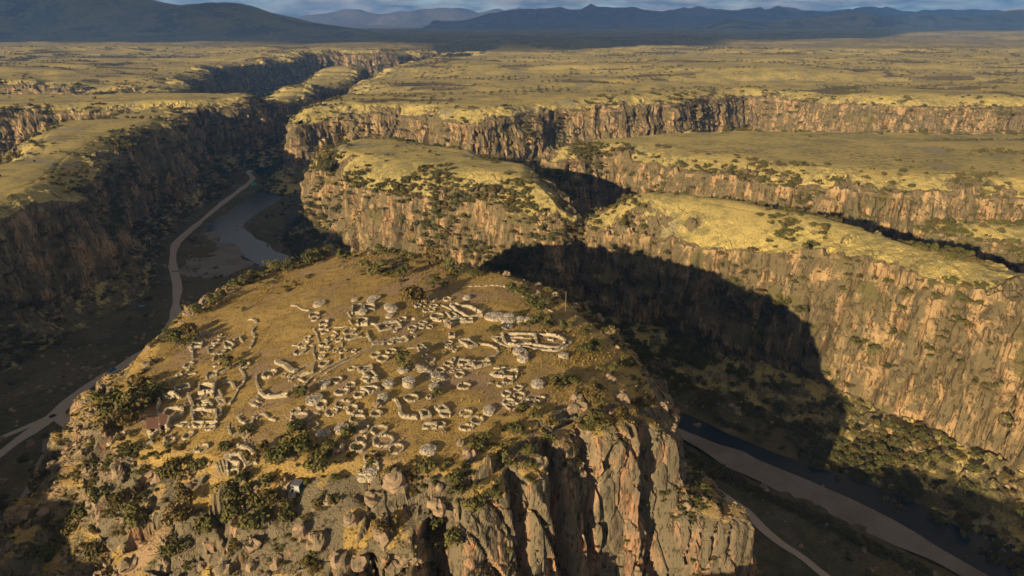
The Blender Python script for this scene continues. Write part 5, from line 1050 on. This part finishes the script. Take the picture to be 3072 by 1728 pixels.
M_THATCH = plain("brown_sheet_roof", (0.17, 0.085, 0.055), 0.8, 0.2, 0.35, 4.0); M_WOOD = plain("grey_wood", (0.16, 0.12, 0.085)); M_GREY = plain("grey_metal", (0.14, 0.14, 0.155), 0.5, 0.4, 0.15)
M_PALE = plain("pale_panel", (0.34, 0.32, 0.29), 0.6, 0.3, 0.12); M_DARK = plain("dark_void", (0.02, 0.02, 0.022)); M_BLUE = plain("blue_paint", (0.03, 0.16, 0.24), 0.35, 0.5, 0.2); M_TEAL = plain("teal_cloth", (0.02, 0.30, 0.26), 0.7); M_RED = plain("red_board", (0.45, 0.06, 0.03)); M_WHITE = plain("white_roof_sheet", (0.62, 0.66, 0.72), 0.45, 0.4, 0.1); M_GREEN = plain("dark_green_panel", (0.015, 0.05, 0.04)); M_GLASS = plain("dark_glass", (0.02, 0.025, 0.03), 0.1, 0.5); M_TYRE = plain("black_rubber", (0.02, 0.02, 0.02))
# the hut with two brown roofs
A = np.array(HUT_ROOFS[0]); B = np.array(HUT_ROOFS[1]); c = np.array([*A.mean(0)[:2], float(hill_top(*A.mean(0)[:2]))])
hut = empty("stone_hut", c); tag(hut, "small stone hut with two brown sheet roofs on the left edge", "hut")
for Rf, hh in ((A, 1.9), (B, 2.3)):
    P = Rf[:, :2]-c[:2]; mid = P.mean(0); Pi = mid+(P-mid)*0.86
    V, F, T = wall_blocks(Pi, True, 0.45, hh-0.25, lambda X, Y: hill_top(X+c[0], Y+c[1])-c[2], 0.5, 0.0, 77.0, ((0.55, 0.66),)); mesh_np("wall", V, F, M_STONE, {"tone": T}, parent=hut)
    # ribbed sheet roof sloping to the front
    n = 25; u = np.linspace(0, 1, n); top = P[0][None]*(1-u[:, None])+P[1][None]*u[:, None]; bot = P[3][None]*(1-u[:, None])+P[2][None]*u[:, None]
    mid_ = (top+bot)/2; rip = 0.05*(np.arange(n) % 2)
    G = np.stack([np.concatenate([top, (hh+0.55+rip)[:, None]], 1), np.concatenate([mid_, (hh+0.25+rip)[:, None]], 1), np.concatenate([bot, (hh-0.1+rip)[:, None]], 1)], 1)
    G2 = G.copy(); G2[..., 2] -= 0.07
    mesh_np("roof", np.concatenate([G.reshape(-1, 3), G2.reshape(-1, 3)]), np.concatenate([grid_faces(n, 3), grid_faces(n, 3)[:, ::-1]+3*n]), M_THATCH, parent=hut)
# the tall gable that still stands
g0, g1 = np.array(GABLE[0]), np.array(GABLE[1]); d = (g1-g0)[:2]; L = np.hypot(*d); d /= L; parts = []
for j in range(9):
    zz = 0.1 + 0.36*j; w = L*(1.0 if zz < 1.4 else max(0.12, 1-(zz-1.4)/2.1)); n = max(2, int(w/0.5)); s = (np.arange(n)+0.5)/n*w + (L-w)/2
    X = s[:, None]*d; gzv = hill_top(X[:, 0]+g0[0], X[:, 1]+g0[1])-g0[2]*0
    parts.append(stones(np.concatenate([X, (zz + 0*s)[:, None]], 1), np.tile(d, (n, 1)), np.tile([-d[1], d[0]], (n, 1)), np.full(n, w/n*1.08), np.full(n, 0.55), np.full(n, 0.4), 0.07))
V, F, T = join(parts); o = mesh_np("gable_wall", V, F, M_STONE, {"tone": T}); o.location = (g0[0], g0[1], float(hill_top(g0[0], g0[1]))-0.1); tag(o, "tall pointed stone gable standing above the brown roofs", "gable wall", None, "thing")
# poles, sign, lookout cabin
for (x, y, z, h), lab in zip(POLES, ("tall wooden pole on the right brow above the dark canyon", "pale pole on the far left brow of the hill", "wooden pole above the long double wall")):
    o = empty("utility_pole", (x, y, z-0.3)); tag(o, lab, "pole", "poles on the hilltop")
    tube("shaft", [(0, 0, 0), (0, 0, h*0.5), (0, 0, h+0.3)], [0.13, 0.115, 0.09], M_WOOD, o); boxes("crossarm", [((0, 0, h-0.15), (0.34, 0.07, 0.08))], M_WOOD, o)
o = empty("sign", SIGN_AT); tag(o, "white information sign with red top edge among the upper ruins", "sign")
tube("post", [(-.3, 0, -0.2), (-.3, 0, 1.5)], 0.05, M_WOOD, o); tube("post", [(.3, 0, -0.2), (.3, 0, 1.5)], 0.05, M_WOOD, o); boxes("board", [((0, -0.06, 1.15), (0.95, 0.05, 0.75))], M_PALE, o); boxes("header", [((0, -0.06, 1.62), (1.0, 0.06, 0.16))], M_RED, o)
cb = empty("lookout_cabin", (CABIN_AT[0], CABIN_AT[1], CABIN_AT[2]+0.9), R(-10)); tag(cb, "small grey metal cabin with open frame landing on bare rock", "cabin")
boxes("body", [((0, 0.9, 0.8), (1.9, 2.0, 2.0))], M_GREY, cb); boxes("roof", [((0, 0.95, 1.86), (2.1, 2.2, 0.12))], M_GREY, cb); boxes("front_panel", [((0.35, -0.13, 1.0), (1.1, 0.06, 1.4))], M_PALE, cb); boxes("side_panel", [((0.98, 0.9, 0.8), (0.06, 1.9, 1.9))], M_GREEN, cb)
boxes("window", [((-0.55, -0.13, 1.3), (0.55, 0.05, 0.5))], M_DARK, cb); boxes("window", [((-0.55, -0.13, 0.5), (0.55, 0.05, 0.5))], M_DARK, cb)
for xx in (-0.9, 0.05): tube("rail_post", [(xx, -0.4, -1.2), (xx, -0.4, 0.9)], 0.05, M_PALE, cb); tube("rail_post", [(xx, -1.5, -1.6), (xx, -1.5, 0.3)], 0.05, M_PALE, cb)
for zz in (0.25, 0.85): tube("rail", [(-0.9, -0.4, zz), (-0.9, -1.5, zz-0.5)], 0.045, M_PALE, cb); tube("rail", [(0.05, -0.4, zz), (0.05, -1.5, zz-0.5)], 0.045, M_PALE, cb)
for q in range(4): boxes("step", [((-0.42, -0.5-0.35*q, -0.15-0.22*q), (1.0, 0.32, 0.07))], M_PALE, cb)
boxes("landing", [((-0.42, -1.9, -1.1), (1.0, 0.6, 0.5))], M_PALE, cb)
# ---------------------------------------------------------------- valley things
def ground_at(x, y): return float(floor_z(np.array([x]), np.array([y]))[0])
car = empty("parked_car", (-215.5, 327, ground_at(-215.5, 327)+0.25), R(68)); tag(car, "blue car on the shaded dirt road left of the hill", "car")
prof = np.array([(-2.1, .35), (-2.1, .85), (-1.5, .95), (-1.0, 1.45), (0.6, 1.48), (1.25, .98), (2.0, .85), (2.1, .4)]); pr = []
for yy, k in ((-.82, .97), (-.8, 1), (.8, 1), (.82, .97)): pr.append(np.stack([prof[:, 0]*k, np.full(8, yy)*np.where(prof[:, 1] > 1.2, .82, 1), prof[:, 1]], 1))
V = np.concatenate(pr); F = [(i*8+j, i*8+(j+1) % 8, (i+1)*8+(j+1) % 8, (i+1)*8+j) for i in range(3) for j in range(8)]
me = bpy.data.meshes.new("body"); me.from_pydata(V.tolist(), [], F + [tuple(range(8)), tuple(range(31, 23, -1))]); me.materials.append(M_BLUE); b = bpy.data.objects.new("body", me); COL.objects.link(b); b.parent = car
boxes("window", [((-0.2, 0, 1.22), (1.5, 1.5, 0.36))], M_GLASS, car); boxes("windscreen", [((1.0, 0, 1.2), (0.25, 1.3, 0.4))], M_GLASS, car)
for sx in (-1.3, 1.3):
    for sy in (-.8, .8): wh = tube("wheel", [(sx, sy-.1, .33), (sx, sy+.1, .33)], .33, M_TYRE, car, 14); tube("hub", [(sx, sy-.11, .33), (sx, sy+.11, .33)], .17, M_GREY, wh, 10)
def shed(name, x, y, rz, L, Wd, H, roofm, lab, cat, z=None):
    o = empty(name, (x, y, ground_at(x, y) if z is None else z), R(rz)); tag(o, lab, cat)
    boxes("wall", [((0, 0, H/2-0.2), (L, Wd, H+0.4))], M_WALL, o)
    n = 21; u = np.linspace(-L/2-.3, L/2+.3, n); rip = 0.05*(np.arange(n) % 2)
    G = np.stack([np.stack([u, np.full(n, yy), zz+rip], 1) for yy, zz in ((-Wd/2-.3, H), (0, H+0.7), (Wd/2+.3, H))], 1); G2 = G.copy(); G2[..., 2] -= .08
    mesh_np("roof", np.concatenate([G.reshape(-1, 3), G2.reshape(-1, 3)]), np.concatenate([grid_faces(n, 3), grid_faces(n, 3)[:, ::-1]+3*n]), roofm, parent=o)
    boxes("door", [((0, -Wd/2-0.03, 0.85), (0.9, 0.06, 1.7))], M_DARK, o); return o
M_WALL = plain("mud_wall", (0.24, 0.17, 0.11))
shed("roadside_house", -183, 273, -24, 9, 4, 2.2, M_THATCH, "low mud-walled house beside the road junction", "house"); shed("roadside_shed", -174.5, 270.5, -24, 4, 3.4, 2.3, M_WHITE, "small shed with blue-grey roof beside the mud house", "shed")
shed("riverside_shelter", -330, 892, 5, 13, 5, 2.6, M_WHITE, "white roofed shelter where the far road bends", "shelter")
tn = empty("tent", (-299, 781, ground_at(-299, 781)), R(20)); tag(tn, "teal tent between the road and the far river", "tent")
mesh_np("canopy", [(-3, -2.4, 0), (3, -2.4, 0), (3, 2.4, 0), (-3, 2.4, 0), (-2, -0.5, 2.3), (2, -.5, 2.3), (2, .5, 2.3), (-2, .5, 2.3)], CUBEF, M_TEAL, parent=tn); boxes("entrance", [((0, -1.75, 0.65), (0.9, 0.1, 1.2))], M_DARK, tn)
tp = mesh_np("tarpaulin", np.stack(np.meshgrid(np.linspace(-2, 2, 7), np.linspace(-1.2, 1.2, 5), indexing='ij')+[0.5+0.3*rng.random((7, 5))], -1), grid_faces(7, 5), plain("blue_tarp", (0.10, 0.20, 0.34), 0.5), smooth=True); tp.location = (-217, 427-10, ground_at(-217, 417)); tp.location.x = -245; tag(tp, "small blue tarpaulin on the shaded valley floor", "tarpaulin")
# ---------------------------------------------------------------- vegetation
def leaf_mat(name, a, b, brown):
    t = NT(name, 0.85, 0.1); r = t.rnd(); g = t.noise(t.pos(), 1.3, 3, 0.7)
    c = t.mix(g, a, b); c = t.mix(t.op('MULTIPLY', t.ss(r, 0.4, 0.0), 0.6), c, tuple(x*1.35 for x in b)); c = t.mix(t.op('MULTIPLY', t.ss(r, 0.6, 0.95), 0.7), c, brown); return t.color(c)
M_LEAF = leaf_mat("shrub_leaves", (0.045, 0.048, 0.014), (0.105, 0.092, 0.028), (0.125, 0.078, 0.026)); M_BARK = plain("bark", (0.09, 0.065, 0.045)); M_TUFT = leaf_mat("grass_straw", (0.22, 0.15, 0.035), (0.36, 0.25, 0.065), (0.17, 0.13, 0.05))
def crown_mesh(seed, leaves=620, lobes=8, flat=0.8):
    g = np.random.default_rng(seed); lc = g.normal(0, 0.42, (lobes, 3)); lc[:, 2] = np.abs(lc[:, 2])*0.7+0.42; lr = g.uniform(0.28, 0.5, lobes)
    k = g.integers(0, lobes, leaves); dr = g.normal(0, 1, (leaves, 3)); dr /= np.linalg.norm(dr, axis=1, keepdims=True); dr[:, 2] = np.where(dr[:, 2] < -0.35, -dr[:, 2]*0.6, dr[:, 2])
    P = lc[k] + dr*(lr[k]*g.uniform(0.62, 1.05, leaves))[:, None]; P[:, 2] = np.maximum(P[:, 2]*flat, 0.03)
    nrm = dr + g.normal(0, 0.55, (leaves, 3)); nrm /= np.linalg.norm(nrm, axis=1, keepdims=True)
    a = np.cross(nrm, g.normal(0, 1, (leaves, 3))); a /= np.linalg.norm(a, axis=1, keepdims=True); b = np.cross(nrm, a); s = g.uniform(0.055, 0.12, (leaves, 1))
    V = np.stack([P-a*s*1.2, P-b*s*0.7, P+a*s*1.2, P+b*s*0.7], 1); return V.reshape(-1, 3), np.arange(leaves*4).reshape(-1, 4)
def me_of(name, V, F, mat):
    o = mesh_np(name, V, F, mat, link=False); me = o.data; bpy.data.objects.remove(o); return me
CROWNS = [me_of("crown", *crown_mesh(s, lv, lb), M_LEAF) for s, lv, lb in ((1, 620, 8), (2, 700, 10), (3, 560, 6), (4, 640, 9), (5, 760, 12), (6, 600, 7))]
def stem_mesh(seed):
    g = np.random.default_rng(seed); V = []; F = []; n0 = 0
    for q in range(5):
        e = np.array([g.normal(0, .35), g.normal(0, .35), g.uniform(.45, .8)]); a = np.linspace(0, 2*np.pi, 5, endpoint=False)
        for tt, rr in ((0, .06), (.5, .04), (1, .012)):
            c = e*tt*np.array([tt, tt, 1]) - np.array([0, 0, .12*(1-tt)]); V.append(c+rr*np.stack([np.cos(a), np.sin(a), 0*a], 1))
        for r_ in range(2):
            for j in range(5): F.append((n0+r_*5+j, n0+r_*5+(j+1) % 5, n0+(r_+1)*5+(j+1) % 5, n0+(r_+1)*5+j))
        n0 += 15
    return np.concatenate(V), np.array(F)
STEMS = [me_of("stems", *stem_mesh(s), M_BARK) for s in (1, 2, 3)]
def obj_of(name, me, parent): o = bpy.data.objects.new(name, me); COL.objects.link(o); o.parent = parent; return o
def plant(name, loc, r, hs, lab, cat, grp):
    o = empty(name, loc, rng.uniform(0, 6.28)); o.scale = (r, r*rng.uniform(.85, 1.1), r*hs); tag(o, lab, cat, grp)
    obj_of("crown", CROWNS[rng.integers(0, 6)], o); obj_of("stems", STEMS[rng.integers(0, 3)], o); return o
for x, y, z, r, lab in HILL_BUSHES: plant("bush", (x, y, z-0.1), max(r*1.05, 0.8), rng.uniform(0.95, 1.25), lab, "bush", "bushes on the hill")
def rock_mesh(seed):
    g = np.random.default_rng(seed); n, m = 12, 8; a = np.linspace(0, 2*np.pi, n, endpoint=False); b = np.linspace(-.45, 1.55, m)
    X = np.cos(a)[:, None]*np.cos(b); Y = np.sin(a)[:, None]*np.cos(b); Z = np.sin(b)[None]*np.ones_like(X)
    v, f, _ = worley(X*1.1+seed, Y*1.1, Z*1.1, seed); k = 1+0.3*v+0.4*f; return np.stack([X*k, Y*k*0.85, Z*k*0.9], -1).reshape(-1, 3), grid_faces(n, m, True)
t = NT("boulder_rock"); p = t.pos(); g = t.noise(p, 0.5, 4, 0.65); t.bump(t.noise(p, 2.5, 3, .7), .7, .25); M_BOULDER = t.color(t.mix(t.ss(g, .4, .62), (0.27, 0.185, 0.115), (0.15, 0.12, 0.075)))
ROCKS = [me_of("boulder", *rock_mesh(s), M_BOULDER) for s in range(5)]
for x, y, z, r, lab in BOULDERS:
    o = bpy.data.objects.new("boulder", ROCKS[rng.integers(0, 5)]); COL.objects.link(o); o.location = (x, y, z-0.2*r); o.scale = (r, r, r*rng.uniform(.8, 1.25)); o.rotation_euler = (rng.normal(0, .15), rng.normal(0, .15), rng.uniform(0, 6.28)); tag(o, lab, "boulder", "boulders on the hill")
# scattered stuff by geometry nodes
def scatter(name, pts, scale, meshes, label=None, zs=None):
    n = len(pts); me = bpy.data.meshes.new(name); me.vertices.add(n); me.vertices.foreach_set("co", np.ascontiguousarray(pts, dtype=np.float32).ravel())
    sc = np.stack([scale, scale, scale*(zs if zs is not None else 1.0)], 1).astype(np.float32)
    me.attributes.new("size", 'FLOAT_VECTOR', 'POINT').data.foreach_set("vector", sc.ravel())
    rt = np.zeros((n, 3), dtype=np.float32); rt[:, 2] = rng.uniform(0, 6.28, n); me.attributes.new("turn", 'FLOAT_VECTOR', 'POINT').data.foreach_set("vector", rt.ravel())
    me.attributes.new("pick", 'INT', 'POINT').data.foreach_set("value", rng.integers(0, len(meshes), n).astype(np.int32))
    o = bpy.data.objects.new(name, me); COL.objects.link(o)
    gt = bpy.data.node_groups.new(name, 'GeometryNodeTree'); gt.interface.new_socket("Geometry", in_out='INPUT', socket_type='NodeSocketGeometry'); gt.interface.new_socket("Geometry", in_out='OUTPUT', socket_type='NodeSocketGeometry')
    N = gt.nodes; Lk = gt.links; gi = N.new("NodeGroupInput"); go = N.new("NodeGroupOutput"); ip = N.new("GeometryNodeInstanceOnPoints"); jn = N.new("GeometryNodeJoinGeometry"); mp_ = N.new("GeometryNodeMeshToPoints")
    Lk.new(gi.outputs[0], mp_.inputs[0]); Lk.new(mp_.outputs[0], ip.inputs["Points"])
    for m in meshes:
        so = bpy.data.objects.new(m.name, m); oi = N.new("GeometryNodeObjectInfo"); oi.inputs["Object"].default_value = so; oi.inputs["As Instance"].default_value = True; Lk.new(oi.outputs["Geometry"], jn.inputs[0])
    Lk.new(jn.outputs[0], ip.inputs["Instance"]); ip.inputs["Pick Instance"].default_value = True
    for a, s, ty in (("pick", "Instance Index", 'INT'), ("size", "Scale", 'FLOAT_VECTOR'), ("turn", "Rotation", 'FLOAT_VECTOR')):
        na = N.new("GeometryNodeInputNamedAttribute"); na.data_type = ty; na.inputs["Name"].default_value = a; Lk.new(na.outputs[0], ip.inputs[s])
    Lk.new(ip.outputs[0], go.inputs[0]); md = o.modifiers.new("scatter", 'NODES'); md.node_group = gt; tag(o, label, kind="stuff"); return o
def tuft_mesh(seed, n=11):
    g = np.random.default_rng(seed); V = []
    for q in range(n):
        a = g.uniform(0, 6.28); e = np.array([math.cos(a), math.sin(a), 0]); s = np.array([-e[1], e[0], 0])*g.uniform(.10, .18); h = g.uniform(.5, .95); V += [e*.12-s, e*.12+s, e*g.uniform(.35, .7)+np.array([0, 0, h])]
    return np.array(V), np.arange(n*3).reshape(-1, 3)
TUFTS = [me_of("tussock", *tuft_mesh(s), M_TUFT) for s in (1, 2, 3)]
ca = np.linalg.norm(np.cross(np.roll(HP, -1, 0)-HP, np.gradient(HP, axis=1)), axis=2); nzz = np.abs(HN[..., 2])
fld = sst(-6, 4, poly_sd(HILL_FIELD, HP[..., 0], HP[..., 1])); back = sst(225, 262, HP[..., 1])
hx, hy, hz = HP[..., 0], HP[..., 1], HP[..., 2]
clump = sst(-0.25, 0.45, fbm(hx/9, hy/9, 0.3, 3, 301)); yel = np.exp(-((hx-14)/14)**2-((hy-182)/13)**2)
dens = (0.25 + 2.2*clump*np.maximum(np.maximum(fld, 1.3*back), np.maximum(yel*2.5, 0.9*sst(-70, -100, hx))))*sst(0.45, 0.75, nzz)*(1-0.85*sst(.45, .8, HROCK))*(hz > -78)
pick = rng.random(hx.shape) < np.clip(dens*ca*0.62, 0, 1)
pp = HP[pick]; pp[:, :2] += rng.normal(0, 0.45, (len(pp), 2)); scatter("grass_tussocks", pp, rng.uniform(0.28, 0.75, len(pp)), TUFTS, "straw yellow grass tussocks over the hill")
hb = sst(0.0, 0.45, fbm(hx/11, hy/11, hz/11, 3, 302)+0.08)*np.maximum(fld, 0.7*back)*sst(0.2, 0.5, nzz)*(hz > -80)
pick = rng.random(hx.shape) < np.clip(hb*ca*0.22, 0, 1); pp = HP[pick]; pass
scatter("hillside_scrub", pp-np.array([0, 0, .1]), rng.uniform(0.5, 1.5, len(pp)), CROWNS, "low scrub on the slopes of the hill", rng.uniform(.7, 1.1, len(pp)))
pick = rng.random(hx.shape) < np.clip((np.maximum(fld, .05)+fld*1.5)*ca*0.016*sst(.3, .6, nzz), 0, 1); pp = HP[pick]
scatter("loose_rocks", pp, 0.2+rng.random(len(pp))**3*1.8, ROCKS, "loose rocks on the slopes of the hill")
SP = np.concatenate(SHRUB_SPOTS); pass
dd = np.hypot(SP[:, 0], SP[:, 1]); vis = (np.abs(SP[:, 0]) < 0.82*SP[:, 1]+20)
score = SP[:, 3]/dd*np.where((SP[:, 0] > 60) & (dd < 380) & (SP[:, 4] > 0.5), 1.0, 0.0)*vis
order = np.argsort(-score)[:180]
for q, i in enumerate(order):
    x, y, z, s, _f = SP[i]; plant("shrub", (x, y, z-0.2), s*1.25, rng.uniform(.9, 1.3), "dark green shrub in the thicket on the scree below the right cliff", "shrub", "shrubs on the right scree")
rest = np.ones(len(SP), bool); rest[order] = False; SR = SP[rest]
scatter("canyon_shrubs", SR[:, :3]-np.array([0, 0, .2]), SR[:, 3]*(1+0.0003*dd[rest]), CROWNS, "dark shrubs on the canyon rims, ledges and scree", rng.uniform(.8, 1.2, len(SR)))
# thickets and stones of the valley floor
n = 1700; fx = rng.uniform(10, 175, n); fy = rng.uniform(225, 430, n); ok = (line_dist(RIVER, fx, fy) > 13) & (line_dist(ROAD_C, fx, fy) > 6) & (fbm(fx/22, fy/22, 0, 2, 312) > -0.25); fx, fy = fx[ok], fy[ok]
scatter("shaded_scrub", np.stack([fx, fy, floor_z(fx, fy)-.1], 1), rng.uniform(0.9, 2.5, len(fx)), CROWNS, "dark scrub on the shaded floor behind the hill")
BANK = catmull([(66,266),(78,250),(90,235),(106,218),(118,206),(130,194),(142,183)], False, 0.5); k = 520; ii = rng.integers(0, len(BANK), k); bp = BANK[ii] + rng.normal(0, 1.6, (k, 2))
scatter("riverbank_reeds", np.concatenate([bp, (floor_z(bp[:, 0], bp[:, 1])-.2)[:, None]], 1), rng.uniform(0.6, 1.5, k), CROWNS, "dark brush strip beside the right gravel bar")
n = 4600; fx = rng.uniform(-480, 240, n); fy = rng.uniform(150, 1150, n); rr = np.minimum(np.minimum(line_dist(ROAD_A, fx, fy), line_dist(ROAD_B, fx, fy)), line_dist(ROAD_C, fx, fy)); rv = line_dist(RIVER, fx, fy)
ok = (rr > 9) & (rv > 27) & (fbm(fx/40, fy/40, 0, 3, 311) > -0.05) & (np.abs(fx) < 0.8*fy+30); fx, fy = fx[ok], fy[ok]
scatter("valley_thicket", np.stack([fx, fy, floor_z(fx, fy)-.2], 1), rng.uniform(0.8, 2.6, len(fx)), CROWNS, "dark thickets on the valley floor")
n = 2500; fx = rng.uniform(-330, 160, n); fy = rng.uniform(170, 700, n); ok = (np.minimum(line_dist(ROAD_A, fx, fy), line_dist(ROAD_C, fx, fy)) > 4); fx, fy = fx[ok], fy[ok]
scatter("valley_stones", np.stack([fx, fy, floor_z(fx, fy)], 1), rng.uniform(.3, 1.5, len(fx))**1.6, ROCKS, "fallen stones on the valley floor")
# ---------------------------------------------------------------- clouds that shade the far plain, and the air
t = NT("cloud_white"); M_CLOUD = t.color((0.8, 0.8, 0.8))
def cloud(name, cx, cy, z, sx, sy, sz, seed):
    n, m = 64, 28; a = np.linspace(0, 2*np.pi, n, endpoint=False); b = np.linspace(-1.5, 1.5, m)
    X = np.cos(a)[:, None]*np.cos(b); Y = np.sin(a)[:, None]*np.cos(b); Z = np.sin(b)[None]*np.ones_like(X)
    k = 1 + 0.35*fbm(X*2, Y*2, Z*2, 4, seed)
    o = mesh_np(name, np.stack([cx+sx*X*k, cy+sy*Y*k, z+sz*np.maximum(Z, -0.25)*k], -1), grid_faces(n, m, True), M_CLOUD, smooth=True); tag(o, kind="structure"); return o
def over(x, y, zc):      # cloud position whose shadow falls on ground point x, y
    k = (zc)/to_sun.z; return x + to_sun.x*k, y + to_sun.y*k
for i, (gx, gy, sx, sy) in enumerate(((-3300, 5000, 2700, 1900), (300, 5300, 2300, 2000), (4300, 7600, 3300, 2600), (6500, 13500, 7000, 3000), (-3000, 10500, 6000, 3400))):
    cx, cy = over(gx, gy, 3200.0); cloud("cloud", cx, cy, 3200.0, sx, sy, 380.0, 400+i)
hz = mesh_np("haze", CUBE*np.array([70000, 27000, 800])+np.array([0, 10500, 300.0]), CUBEF, None); hm = bpy.data.materials.new("air"); hm.use_nodes = True; hn = hm.node_tree.nodes; hn.clear()
ho = hn.new("ShaderNodeOutputMaterial"); pv = hn.new("ShaderNodeVolumePrincipled"); pv.inputs["Color"].default_value = (0.14, 0.40, 1.0, 1); pv.inputs["Density"].default_value = 5.6e-5
hm.node_tree.links.new(pv.outputs[0], ho.inputs["Volume"]); hz.data.materials.append(hm); tag(hz, "thin blue haze over the plain", kind="stuff")
